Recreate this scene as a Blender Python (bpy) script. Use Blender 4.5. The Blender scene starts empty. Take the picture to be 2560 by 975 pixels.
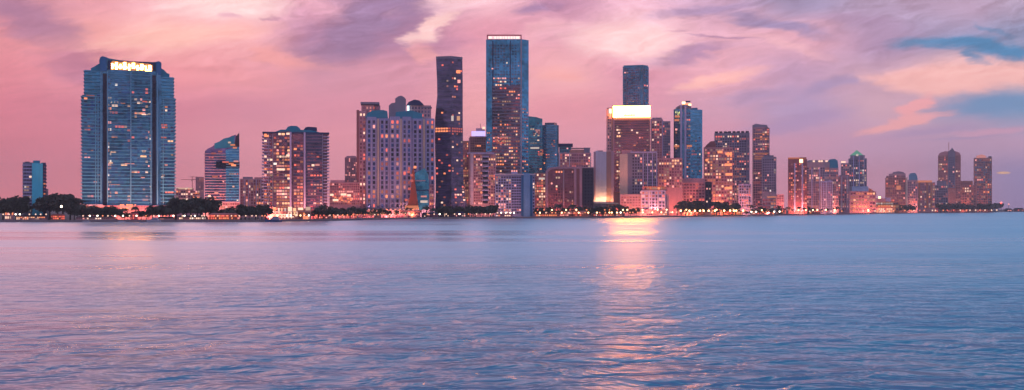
import bpy, bmesh, math, random
from mathutils import Vector, Matrix
R = math.radians
sc = bpy.context.scene
col = sc.collection
F = 2745.0           # focal length in photo pixels (photo is 2560 wide)
CX, HY, CAMZ = 1280.0, 522.0, 12.0
GZ = 1.6             # height of the land above the water
rnd = random.Random(7)

def lin(c):
    return tuple(((v/255.0)/12.92 if v/255.0 <= 0.04045 else ((v/255.0+0.055)/1.055)**2.4) for v in c)

# ------------------------------------------------------------------ camera
cam = bpy.data.cameras.new('camera'); camo = bpy.data.objects.new('camera', cam); col.objects.link(camo)
cam.sensor_width = 36.0; cam.lens = 36.0*F/2560.0
camo.location = (0, 0, CAMZ); camo.rotation_euler = (R(90), 0, 0)
cam.shift_y = (HY-487.5)/2560.0
cam.clip_start = 0.5; cam.clip_end = 80000
sc.camera = camo
vs = sc.view_settings; vs.view_transform = 'Standard'; vs.look = 'None'; vs.exposure = 0; vs.gamma = 1
try: vs.use_curve_mapping = False
except Exception: pass
sc.cycles.sample_clamp_indirect = 60.0
sc.cycles.max_bounces = 5; sc.cycles.glossy_bounces = 3; sc.cycles.diffuse_bounces = 2
sc.cycles.caustics_reflective = False; sc.cycles.caustics_refractive = False

# ------------------------------------------------------------------ node helpers
class G:
    def __init__(s, nt): s.nt = nt; s.n = nt.nodes; s.l = nt.links
    def put(s, sock, v):
        if isinstance(v, bpy.types.NodeSocket): s.l.new(v, sock)
        elif v is not None:
            try: sock.default_value = v
            except Exception: sock.default_value = (*v, 1.0)
    def m(s, op, a, b=None, c=None, clamp=False):
        n = s.n.new('ShaderNodeMath'); n.operation = op; n.use_clamp = clamp
        for i, v in enumerate((a, b, c)):
            if v is not None: s.put(n.inputs[i], v)
        return n.outputs[0]
    def v(s, op, a, b=None, out=0):
        n = s.n.new('ShaderNodeVectorMath'); n.operation = op
        s.put(n.inputs[0], a)
        if b is not None: s.put(n.inputs[1], b)
        return n.outputs[out]
    def comb(s, x=0.0, y=0.0, z=0.0):
        n = s.n.new('ShaderNodeCombineXYZ')
        for i, v in enumerate((x, y, z)): s.put(n.inputs[i], v)
        return n.outputs[0]
    def sep(s, v):
        n = s.n.new('ShaderNodeSeparateXYZ'); s.put(n.inputs[0], v); return n.outputs
    def mr(s, v, a, b, c=0.0, d=1.0, smooth=True):
        n = s.n.new('ShaderNodeMapRange'); n.interpolation_type = 'SMOOTHSTEP' if smooth else 'LINEAR'; n.clamp = True
        for i, x in enumerate((v, a, b, c, d)): s.put(n.inputs[i], x)
        return n.outputs[0]
    def mix(s, f, a, b, blend='MIX'):
        n = s.n.new('ShaderNodeMix'); n.data_type = 'RGBA'; n.blend_type = blend; n.clamp_factor = True
        s.put(n.inputs['Factor'], f)
        for k, v in (('A', a), ('B', b)):
            sk = [i for i in n.inputs if i.name == k and i.type == 'RGBA'][0]
            s.put(sk, v if isinstance(v, bpy.types.NodeSocket) else (*v[:3], 1.0))
        return [o for o in n.outputs if o.type == 'RGBA'][0]
    def noise(s, vec, scale=1.0, detail=4, rough=0.5, dist=0.0, color=False):
        n = s.n.new('ShaderNodeTexNoise'); s.put(n.inputs['Vector'], vec)
        n.inputs['Scale'].default_value = scale; n.inputs['Detail'].default_value = detail
        n.inputs['Roughness'].default_value = rough; n.inputs['Distortion'].default_value = dist
        return n.outputs['Color' if color else 'Fac']
    def ramp(s, f, stops, interp='EASE'):
        n = s.n.new('ShaderNodeValToRGB'); s.put(n.inputs[0], f); cr = n.color_ramp; cr.interpolation = interp
        cr.elements[0].position = stops[0][0]; cr.elements[0].color = (*stops[0][1], 1)
        cr.elements[1].position = stops[-1][0]; cr.elements[1].color = (*stops[-1][1], 1)
        for p, c in stops[1:-1]:
            e = cr.elements.new(p); e.color = (*c, 1)
        return n.outputs[0]

# ------------------------------------------------------------------ sky (world): dusk clouds laid out by compass direction
w = bpy.data.worlds.new('World'); sc.world = w; w.use_nodes = True
g = G(w.node_tree); g.n.clear()
out = g.n.new('ShaderNodeOutputWorld'); bg = g.n.new('ShaderNodeBackground')
tc = g.n.new('ShaderNodeTexCoord')
dx, dy, dz = g.sep(tc.outputs['Generated'])
yc = g.m('MAXIMUM', dy, 0.25)
u0 = g.m('MULTIPLY_ADD', g.m('DIVIDE', dx, yc), F, CX)
v0 = g.m('MULTIPLY_ADD', g.m('DIVIDE', g.m('MAXIMUM', dz, 0.0), yc), -F, HY)
q = g.comb(g.m('MULTIPLY', u0, 1/520.0), g.m('MULTIPLY', v0, 1/210.0), 0.0)
nz = g.noise(q, 1.0, 7, 0.6, 0.5, True)
nr, ng, nb = g.sep(nz)
damp = g.mr(v0, 60, 500, 1.0, 0.28)
du = g.m('MULTIPLY', g.m('MULTIPLY', g.m('SUBTRACT', nr, 0.5), 330.0), damp)
dv = g.m('MULTIPLY', g.m('MULTIPLY', g.m('SUBTRACT', ng, 0.5), 120.0), damp)
u = g.m('ADD', u0, du); v = g.m('ADD', v0, dv)
US = [0, 200, 400, 600, 800, 1000, 1200, 1400, 1600, 1800, 2000, 2200, 2400, 2560]
rows = [
 (-3000, [(130,155,215)]*4+[(100,146,212)]*3+[(70,132,202)]*7),
 (-1100, [(232,206,228),(234,206,228),(228,204,230),(206,196,230),(174,188,228),(144,182,226),(124,178,224),(110,172,220),(98,166,216),(86,162,210),(72,156,204),(60,148,198),(50,144,192),(46,140,190)]),
 (-400, [(254,210,222),(254,210,222),(250,208,226),(234,204,228),(202,198,230),(170,190,230),(150,186,230),(138,184,230),(128,180,228),(114,176,226),(98,172,222),(86,168,216),(74,162,212),(70,160,208)]),
 (-120, [(220,162,182),(232,178,192),(242,188,202),(240,190,204),(214,172,206),(178,160,206),(184,172,214),(176,168,214),(170,170,216),(160,170,216),(146,166,214),(134,164,212),(122,162,210),(112,158,208)]),
 (0,   [(182,132,162),(230,165,180),(245,190,203),(252,210,222),(226,172,196),(160,128,168),(243,196,214),(196,146,182),(238,190,216),(200,166,200),(160,150,190),(178,160,195),(185,163,196),(176,160,192)]),
 (90,  [(226,150,162),(238,170,172),(250,196,194),(247,186,194),(186,138,172),(176,132,168),(226,160,184),(222,166,190),(248,206,220),(226,178,202),(222,172,194),(176,150,188),(150,150,190),(140,150,190)]),
 (180, [(222,140,156),(226,150,168),(240,160,172),(236,162,174),(212,154,178),(212,152,176),(232,168,184),(240,180,190),(222,158,184),(232,176,196),(194,160,196),(200,166,192),(240,192,196),(236,188,190)]),
 (270, [(218,132,152),(212,134,156),(218,140,162),(214,145,168),(218,150,173),(218,150,174),(238,170,180),(230,158,176),(220,156,180),(210,162,190),(180,158,200),(206,170,192),(164,160,196),(124,160,202)]),
 (360, [(216,130,148),(218,134,154),(222,144,162),(226,152,170),(228,154,172),(229,157,175),(228,158,176),(227,158,178),(224,157,182),(218,157,185),(204,157,188),(194,158,192),(186,157,190),(188,160,194)]),
 (450, [(222,132,146),(226,136,150),(230,144,158),(234,152,166),(236,156,172),(236,160,174),(235,162,177),(234,160,177),(232,158,178),(226,154,174),(214,150,176),(200,150,178),(176,148,184),(156,144,192)]),
 (520, [(232,132,138),(234,136,144),(238,144,154),(242,152,162),(240,157,167),(239,160,172),(239,160,174),(238,158,174),(236,156,172),(228,150,168),(216,146,170),(194,142,172),(169,140,176),(154,138,184)]),
]
UMIN, UMAX = -700.0, 3260.0
fu = g.mr(u, UMIN, UMAX, 0, 1, False)
def rowcol(cs):
    st = [((US[i]-UMIN)/(UMAX-UMIN), lin(cs[i])) for i in range(14)]
    e = lin(cs[-1]); a = lin(cs[0])
    return g.ramp(fu, [(0, a)]+st+[(1, e)])
c = rowcol(rows[0][1]); pv = rows[0][0]
for vv, cs in rows[1:]:
    c = g.mix(g.mr(v, pv, vv), c, rowcol(cs)); pv = vv
# named cloud banks and clear gaps (centre, half axes, tilt, colour, strength, softness)
P = g.comb(u, v, 0.0)
nsm = g.noise(g.comb(g.m('MULTIPLY', u0, 1/200.0), g.m('MULTIPLY', v0, 1/70.0), 3.0), 1.0, 8, 0.66, 0.35, True)
P2 = g.v('ADD', P, g.v('MULTIPLY', g.v('SUBTRACT', nsm, (0.5, 0.5, 0.5)), (170.0, 46.0, 0.0)))
def blob(c, cx, cy, rx, ry, ang, colr, st=1.0, inner=0.45, src=None):
    mp = g.n.new('ShaderNodeMapping'); mp.vector_type = 'TEXTURE'
    g.put(mp.inputs['Vector'], src or P2)
    mp.inputs['Location'].default_value = (cx, cy, 0); mp.inputs['Rotation'].default_value = (0, 0, R(ang)); mp.inputs['Scale'].default_value = (rx, ry, 1)
    d = g.v('LENGTH', mp.outputs[0], None, 1)
    return g.mix(g.mr(d, 1.0, inner, 0.0, st), c, lin(colr))
B = [
 (60, 60, 190, 60, 18, (166,124,160), .8, .2), (230, 180, 210, 60, 22, (188,128,160), .75, .2),
 (420, 100, 330, 42, -6, (255,200,192), .8, .2), (560, 15, 260, 50, 0, (255,226,230), .95, .2),
 (560, 42, 40, 9, 8, (205,150,182), .5, .2), (690, 48, 50, 8, 4, (188,136,172), .55, .2),
 (730, 150, 140, 26, 14, (248,172,168), .6, .2), (880, 90, 190, 80, -30, (152,124,164), .85, .2),
 (960, 30, 110, 62, -40, (156,130,172), .65, .2), (800, 30, 60, 26, 10, (215,160,195), .35, .2),
 (1060, 70, 95, 34, -28, (255,216,218), .95, .35), (1040, 135, 60, 34, 40, (246,178,180), .6, .2),
 (1110, 12, 110, 30, -10, (252,214,226), .7, .2), (1110, 110, 70, 24, -10, (196,140,174), .6, .2),
 (1350, 30, 100, 26, -14, (162,130,174), .85, .2), (1330, 100, 130, 24, -30, (240,186,200), .5, .2),
 (1560, 110, 230, 62, 6, (255,216,222), .95, .25), (1380, 180, 110, 22, 6, (250,180,180), .65, .2),
 (1800, 98, 130, 7, 0, (180,140,178), .75, .2), (1690, 90, 60, 5, -6, (196,150,184), .5, .2),
 (1740, 140, 150, 26, -8, (176,140,182), .85, .2), (1800, 195, 150, 22, -12, (255,196,194), .9, .25),
 (1780, 30, 200, 18, -8, (168,146,190), .8, .2), (1950, 60, 180, 24, 10, (146,138,186), .8, .2),
 (1960, 110, 170, 20, 12, (240,190,204), .6, .2), (2130, 45, 200, 18, 4, (176,150,190), .5, .2),
 (1890, 235, 120, 30, -8, (168,148,192), .6, .2), (2100, 205, 150, 30, -18, (160,148,196), .6, .2),
 (1990, 300, 200, 26, -10, (172,148,194), .6, .2),
 (2330, 195, 210, 46, 4, (244,190,190), .95, .45), (2480, 180, 170, 40, 4, (242,190,190), .9, .4),
 (2270, 262, 70, 34, -38, (240,172,180), .9, .4), (2230, 310, 140, 22, -14, (238,174,180), .9, .4), (2330, 288, 80, 13, -10, (232,172,184), .85, .4),
 (2470, 262, 200, 46, -4, (112,150,196), .95, .2), (2330, 335, 160, 20, -8, (168,148,192), .55, .2),
 (2480, 330, 150, 14, -6, (206,160,190), .7, .2), (2400, 352, 150, 5, -8, (160,144,188), .5, .2),
 (2330, 93, 120, 19, 2, (98,140,186), .9, .2), (2450, 108, 170, 34, 9, (84,138,188), 1., .3), (2545, 122, 100, 30, 0, (84,138,188), 1., .25), (2440, 136, 60, 18, 20, (90,138,186), .8, .2),
 (2480, 72, 90, 10, 22, (110,140,184), .7, .3), (1620, 282, 90, 10, -6, (236,168,180), .3, .2), (1250, 250, 60, 50, 80, (244,170,168), .4, .2),
]
for b in B: c = blob(c, *b)
c = blob(c, 2509, 432, 22, 4.2, 0, (236,190,150), .95, .45, g.comb(u0, v0, 0.0))
# feathery streaks
st = g.noise(g.comb(g.m('MULTIPLY', g.m('MULTIPLY_ADD', v0, 0.9, u), 1/210.0), g.m('MULTIPLY', g.m('MULTIPLY_ADD', u0, 0.13, v), 1/24.0), 0.0), 1.0, 6, 0.62, 0.8)
sw = g.m('MULTIPLY', g.mr(v0, 0, 460, 0.38, 0.07), g.mr(nb, 0.35, 0.65, 0.35, 1.0))
bri = g.m('ADD', g.m('MULTIPLY', g.m('SUBTRACT', st, 0.5), g.m('MULTIPLY', sw, 2.2)), 1.0)
puf = g.noise(g.comb(g.m('MULTIPLY', g.m('MULTIPLY_ADD', v0, 1.0, u), 1/105.0), g.m('MULTIPLY', g.m('MULTIPLY_ADD', u0, 0.12, v), 1/46.0), 7.0), 1.0, 7, 0.68, 1.2)
fine = g.m('MULTIPLY', g.m('MULTIPLY', g.m('SUBTRACT', puf, 0.5), g.mr(v0, 20, 380, 1.3, 0.05)), g.mr(nr, 0.38, 0.6, 0.25, 1.0))
bri = g.m('ADD', bri, fine)
c = g.mix(1.0, c, g.comb(g.m('MULTIPLY_ADD', g.m('SUBTRACT', bri, 1.0), 0.8, 1.0), bri, bri), 'MULTIPLY')
# the part of the sky behind the camera: deep blue twilight from the sky model, with thin lavender cloud
sky = g.n.new('ShaderNodeTexSky'); sky.sky_type = 'NISHITA'; sky.sun_disc = False
sky.sun_elevation = R(2.0); sky.sun_rotation = R(-62); sky.air_density = 1.2; sky.dust_density = 2.0; sky.ozone_density = 4.0
nis = g.v('MULTIPLY', sky.outputs[0], (0.10, 0.10, 0.10))
back = g.mix(0.82, nis, g.mix(g.mr(dz, 0.0, 0.5), lin((206,180,208)), lin((178,170,216))))
fr = g.mr(dy, -0.15, 0.62)
c = g.v('MULTIPLY', c, (1.21, 1.09, 1.02))
c = g.mix(fr, back, g.mix(0.97, nis, c))
g.l.new(c, bg.inputs[0]); bg.inputs[1].default_value = 1.0
g.l.new(bg.outputs[0], out.inputs[0])
try: w.cycles.sampling_method = 'MANUAL'; w.cycles.sample_map_resolution = 512
except Exception: pass

sun = bpy.data.lights.new('sun', 'SUN'); sun.energy = 0.35; sun.angle = R(8); sun.color = (1.0, 0.55, 0.5)
so = bpy.data.objects.new('sun', sun); col.objects.link(so)
# low in the west, beyond the left edge of the view
az = R(-62); el = R(2.0)
so.rotation_euler = Vector((math.sin(az)*math.cos(el), math.cos(az)*math.cos(el), math.sin(el))).to_track_quat('Z', 'Y').to_euler()

# ------------------------------------------------------------------ materials
MATS = {}
def newmat(name):
    m = bpy.data.materials.new(name); m.use_nodes = True; gg = G(m.node_tree); b = m.node_tree.nodes['Principled BSDF']
    MATS[name] = m; return m, gg, b
def wallm(name, c, rough=0.8, var=0.18, scale=0.06):
    m, gg, b = newmat(name)
    geo = gg.n.new('ShaderNodeNewGeometry')
    n1 = gg.noise(geo.outputs['Position'], scale, 5, 0.65)
    n2 = gg.noise(gg.v('MULTIPLY', geo.outputs['Position'], (0.5, 0.5, 0.03)), 1.0, 3, 0.6)
    f = gg.m('ADD', gg.m('MULTIPLY', gg.m('SUBTRACT', gg.m('ADD', n1, n2), 1.0), var*2.4), 1.0)
    gg.l.new(gg.mix(1.0, c, gg.comb(f, f, f), 'MULTIPLY'), b.inputs['Base Color'])
    b.inputs['Roughness'].default_value = rough
    return m
def glassm(name, c, metal=0.75, rough=0.14, var=0.5, cell=3.4, spec=0.5):
    m, gg, b = newmat(name)
    geo = gg.n.new('ShaderNodeNewGeometry')
    pos = geo.outputs['Position']
    sn = gg.v('SNAP', pos, (cell, cell, 3.3))
    wn = gg.n.new('ShaderNodeTexWhiteNoise'); gg.put(wn.inputs[0], sn)
    n1 = gg.noise(pos, 0.03, 4, 0.6)
    f = gg.m('ADD', gg.m('MULTIPLY', gg.m('SUBTRACT', wn.outputs['Value'], 0.5), var), gg.m('MULTIPLY_ADD', gg.m('SUBTRACT', n1, 0.5), 2.2, 1.0))
    gg.l.new(gg.mix(1.0, c, gg.comb(gg.m('MULTIPLY_ADD', n1, 1.2, gg.m('SUBTRACT', f, 0.6)), f, f), 'MULTIPLY'), b.inputs['Base Color'])
    b.inputs['Metallic'].default_value = metal; b.inputs['Roughness'].default_value = rough
    # each pane sits at a slightly different angle
    nrm = gg.v('NORMALIZE', gg.v('ADD', geo.outputs['Normal'], gg.v('MULTIPLY', gg.v('SUBTRACT', wn.outputs['Color'], (.5, .5, .5)), (0.05, 0.05, 0.10))))
    gg.l.new(nrm, b.inputs['Normal'])
    return m
def emit(name, c, s):
    m, gg, b = newmat(name)
    b.inputs['Base Color'].default_value = (0.2, 0.15, 0.1, 1); b.inputs['Emission Color'].default_value = (*c, 1); b.inputs['Emission Strength'].default_value = s
    m.cycles.emission_sampling = 'NONE' if s < 3 else 'AUTO'
    return m
W = wallm; GL = glassm
W('w_blue', (0.14,0.42,0.58)); W('w_deepblue', (0.03,0.20,0.42)); W('w_teal', (0.03,0.32,0.44)); W('w_lav', (0.55,0.52,0.74))
W('w_white', (0.74,0.66,0.74)); W('w_pink', (0.62,0.34,0.38)); W('w_rose', (0.64,0.32,0.33)); W('w_maroon', (0.38,0.14,0.14)); W('w_brown', (0.54,0.27,0.22))
W('w_dark', (0.035,0.035,0.06)); W('w_navy', (0.02,0.05,0.14)); W('w_mauve', (0.58,0.38,0.40)); W('w_greyblue', (0.36,0.40,0.62)); W('w_grey', (0.34,0.31,0.38)); W('w_cream', (0.80,0.66,0.50))
W('w_sky', (0.22,0.46,0.72)); W('w_orange', (0.70,0.26,0.12)); W('w_slate', (0.25,0.25,0.32)); W('w_green', (0.06,0.42,0.30)); W('w_red', (0.55,0.10,0.12))
W('w_slabblue', (0.12,0.44,0.60)); W('w_slabdark', (0.34,0.20,0.26)); W('w_ember', (0.5,0.12,0.06)); W('w_cobalt', (0.10,0.74,0.92))
GL('g_blue', (0.06,0.32,0.50)); GL('g_mid', (0.06,0.24,0.38)); GL('g_teal', (0.05,0.28,0.36)); GL('g_dark', (0.11,0.10,0.17)); GL('g_brown', (0.28,0.12,0.15))
GL('g_purple', (0.20,0.15,0.30)); GL('g_win', (0.10,0.10,0.18), 0.6, 0.2, 0.9); GL('g_winred', (0.30,0.10,0.14), 0.4, 0.3, 0.9); GL('g_black', (0.015,0.02,0.045), 0.5)
GL('g_winblue', (0.04,0.10,0.30), 0.6, 0.2, 0.9)
LC = {'o': (1.0,0.27,0.10), 'w': (1.0,0.62,0.44), 'r': (0.85,0.12,0.08), 'y': (1.0,0.48,0.24), 'p': (1.0,0.34,0.30), 'c': (1.0,0.82,0.72)}
for k, cc in LC.items():
    for i, s in enumerate((0.28, 0.6, 1.4)):
        emit('lit_%s%d' % (k, i), cc, s)
emit('sign_gold', (1.0,0.36,0.10), 0.55); emit('sign_hot', (1.0,0.36,0.08), 48.0); emit('sign_white', (1.0,0.28,0.045), 95.0)
emit('sign_orange', (1.0,0.28,0.06), 2.0); emit('sign_violet', (0.50,0.40,1.0), 1.6); emit('sign_red', (1.0,0.16,0.10), 1.2); emit('lamp_warm', (1.0,0.50,0.22), 9.0)
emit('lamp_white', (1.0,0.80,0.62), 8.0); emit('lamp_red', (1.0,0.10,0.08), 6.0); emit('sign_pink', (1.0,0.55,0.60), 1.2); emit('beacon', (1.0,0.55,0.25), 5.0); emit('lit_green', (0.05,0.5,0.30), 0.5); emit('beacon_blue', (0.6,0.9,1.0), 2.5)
W('m_concrete', (0.28,0.24,0.25)); W('m_land', (0.06,0.055,0.05)); W('m_bark', (0.07,0.05,0.04)); W('m_leaf', (0.05,0.07,0.04), 0.7, 0.5, 0.25); W('m_leaf2', (0.065,0.075,0.045), 0.7, 0.5, 0.25); W('m_metal', (0.12,0.12,0.13), 0.5); W('m_hull', (0.6,0.6,0.66), 0.35); W('m_hullblue', (0.07,0.14,0.30), 0.3)

m, gg, b = newmat('haze'); gg.n.remove(b)
vol = gg.n.new('ShaderNodeVolumePrincipled'); vol.inputs['Density'].default_value = 0.00008; vol.inputs['Color'].default_value = (1.0, 0.95, 0.96, 1)
gg.l.new(vol.outputs[0], gg.n['Material Output'].inputs['Volume'])
m.cycles.homogeneous_volume = True

# ------------------------------------------------------------------ shoreline, land, water
SH = [(-400,985),(0,990),(650,1000),(820,1080),(1000,1267),(1250,1370),(1500,1432),(1700,1600),(1900,1830),(2100,2300),(2300,2990),(2480,3500),(2500,4100),(2600,4300),(3000,4600)]
def DS(px):
    for (a, b), (c2, d) in zip(SH, SH[1:]):
        if px <= c2: return b+(d-b)*(px-a)/(c2-a)
    return SH[-1][1]
def mesh_obj(name, verts, faces, mats, parent=None, kind=None, smooth=False, fm=None):
    me = bpy.data.meshes.new(name); me.from_pydata(verts, [], faces); me.update()
    for m in (mats if isinstance(mats, (list, tuple)) else [mats]): me.materials.append(MATS[m] if isinstance(m, str) else m)
    if fm: me.polygons.foreach_set('material_index', fm)
    if smooth: me.polygons.foreach_set('use_smooth', [True]*len(me.polygons))
    o = bpy.data.objects.new(name, me); col.objects.link(o)
    if parent: o.parent = parent
    if kind: o['kind'] = kind
    return o
shore = []
for i in range(len(SH)-1):
    (a, b), (c2, d) = SH[i], SH[i+1]
    n = max(1, int(abs(c2-a)/60))
    for k in range(n): px = a+(c2-a)*k/n; shore.append(((px-CX)/F*DS(px), DS(px)))
shore.append(((3000-CX)/F*4600, 4600))
fronts = [(-6000, 900)] + shore + [(9000, 6500)]
vz = []; fc = []
for x, y in fronts: vz += [(x, y+2.0, GZ), (x*1.6, 16000, GZ+1)]
for i in range(len(fronts)-1): fc.append((2*i, 2*i+2, 2*i+3, 2*i+1))
mesh_obj('ground', vz, fc, 'm_land', kind='structure')
# seawall: one long concrete quay edge
vz = []; fc = []
for x, y in fronts: vz += [(x, y, -1.0), (x, y, GZ+0.35), (x, y+1.2, GZ+0.35), (x, y+1.2, -1.0)]
for i in range(len(fronts)-1):
    for k in range(4): fc.append((4*i+k, 4*i+4+k, 4*i+4+(k+1) % 4, 4*i+(k+1) % 4))
o = mesh_obj('seawall', vz, fc, 'm_concrete'); o['label'] = 'long low dark concrete seawall along the whole waterfront'; o['category'] = 'seawall'

m, gg, b = newmat('m_water'); gg.n.remove(b)
geo = gg.n.new('ShaderNodeNewGeometry'); pos = geo.outputs['Position']
px_, py_, pz_ = gg.sep(pos)
# wind lanes: long streaks of calmer and rougher water
lane = gg.noise(gg.v('MULTIPLY', pos, (0.0022, 0.010, 0)), 1.0, 4, 0.6, 0.3)
patch = gg.noise(gg.v('MULTIPLY', pos, (0.022, 0.035, 0)), 1.0, 3, 0.6, 0.3)
wig = gg.noise(gg.v('MULTIPLY', pos, (0.004, 0.03, 0)), 1.0, 3, 0.6)
calm = gg.m('MULTIPLY', gg.m('MULTIPLY', gg.mr(py_, 380, 450), gg.mr(py_, 640, 540)), gg.m('MULTIPLY', gg.mr(px_, 30, -60), gg.mr(wig, 0.36, 0.50)))
n1 = gg.noise(gg.v('MULTIPLY', pos, (0.21, 0.27, 0)), 1.0, 3, 0.5, 0.5)
n2 = gg.noise(gg.v('MULTIPLY', pos, (1.0, 1.1, 0)), 1.0, 3, 0.55, 0.3)
n3 = gg.noise(gg.v('MULTIPLY', pos, (0.07, 0.09, 0)), 1.0, 2, 0.5, 0.4)
hgt = gg.m('ADD', gg.m('ADD', gg.m('MULTIPLY', n1, 1.9), gg.m('MULTIPLY', n2, 0.05)), gg.m('MULTIPLY', n3, 0.8))
fall = gg.m('MULTIPLY', gg.mr(gg.m('LOGARITHM', py_, 10.0), 1.75, 2.6, 1.55, 0.16), gg.m('MULTIPLY_ADD', calm, -0.35, 1.0))
fall = gg.m('MULTIPLY', fall, gg.mr(gg.m('ADD', gg.m('MULTIPLY', lane, 0.5), gg.m('MULTIPLY', patch, 0.5)), 0.38, 0.62, 0.55, 1.35))
bp = gg.n.new('ShaderNodeBump'); gg.l.new(gg.m('MULTIPLY', hgt, fall), bp.inputs['Height'])
bp.inputs['Distance'].default_value = 1.0; bp.inputs['Strength'].default_value = 1.0
inc = gg.v('MULTIPLY', geo.outputs['Incoming'], (0.055, 0.055, 0.0))
wn_ = gg.v('NORMALIZE', gg.v('ADD', bp.outputs[0], inc))   # at low angles the wave faces turned to the viewer are the ones seen
gl = gg.n.new('ShaderNodeBsdfGlossy'); gl.inputs['Color'].default_value = (0.97, 0.97, 1.0, 1)
gg.l.new(wn_, gl.inputs['Normal'])
rg = gg.m('MULTIPLY', gg.m('ADD', gg.mr(py_, 30, 700, 0.30, 0.33), gg.mr(lane, 0.42, 0.6, -0.05, 0.05)), gg.m('MULTIPLY_ADD', calm, -0.36, 1.0))
gg.l.new(rg, gl.inputs['Roughness'])
df = gg.n.new('ShaderNodeBsdfDiffuse'); df.inputs['Color'].default_value = (0.02, 0.11, 0.20, 1)
f1 = gg.n.new('ShaderNodeFresnel'); f1.inputs[0].default_value = 2.0
f2 = gg.n.new('ShaderNodeFresnel'); f2.inputs[0].default_value = 1.36; gg.l.new(bp.outputs[0], f2.inputs['Normal'])
ms = gg.n.new('ShaderNodeMixShader'); gg.l.new(gg.m('ADD', gg.m('MULTIPLY', f1.outputs[0], 0.5), gg.m('MULTIPLY', f2.outputs[0], 0.5), clamp=True), ms.inputs[0])
gg.l.new(df.outputs[0], ms.inputs[1]); gg.l.new(gl.outputs[0], ms.inputs[2]); gg.l.new(ms.outputs[0], gg.n['Material Output'].inputs[0])
mesh_obj('water', [(-16000,-3000,0),(16000,-3000,0),(16000,20000,0),(-16000,20000,0)], [(0,1,2,3)], 'm_water', kind='structure')

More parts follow.
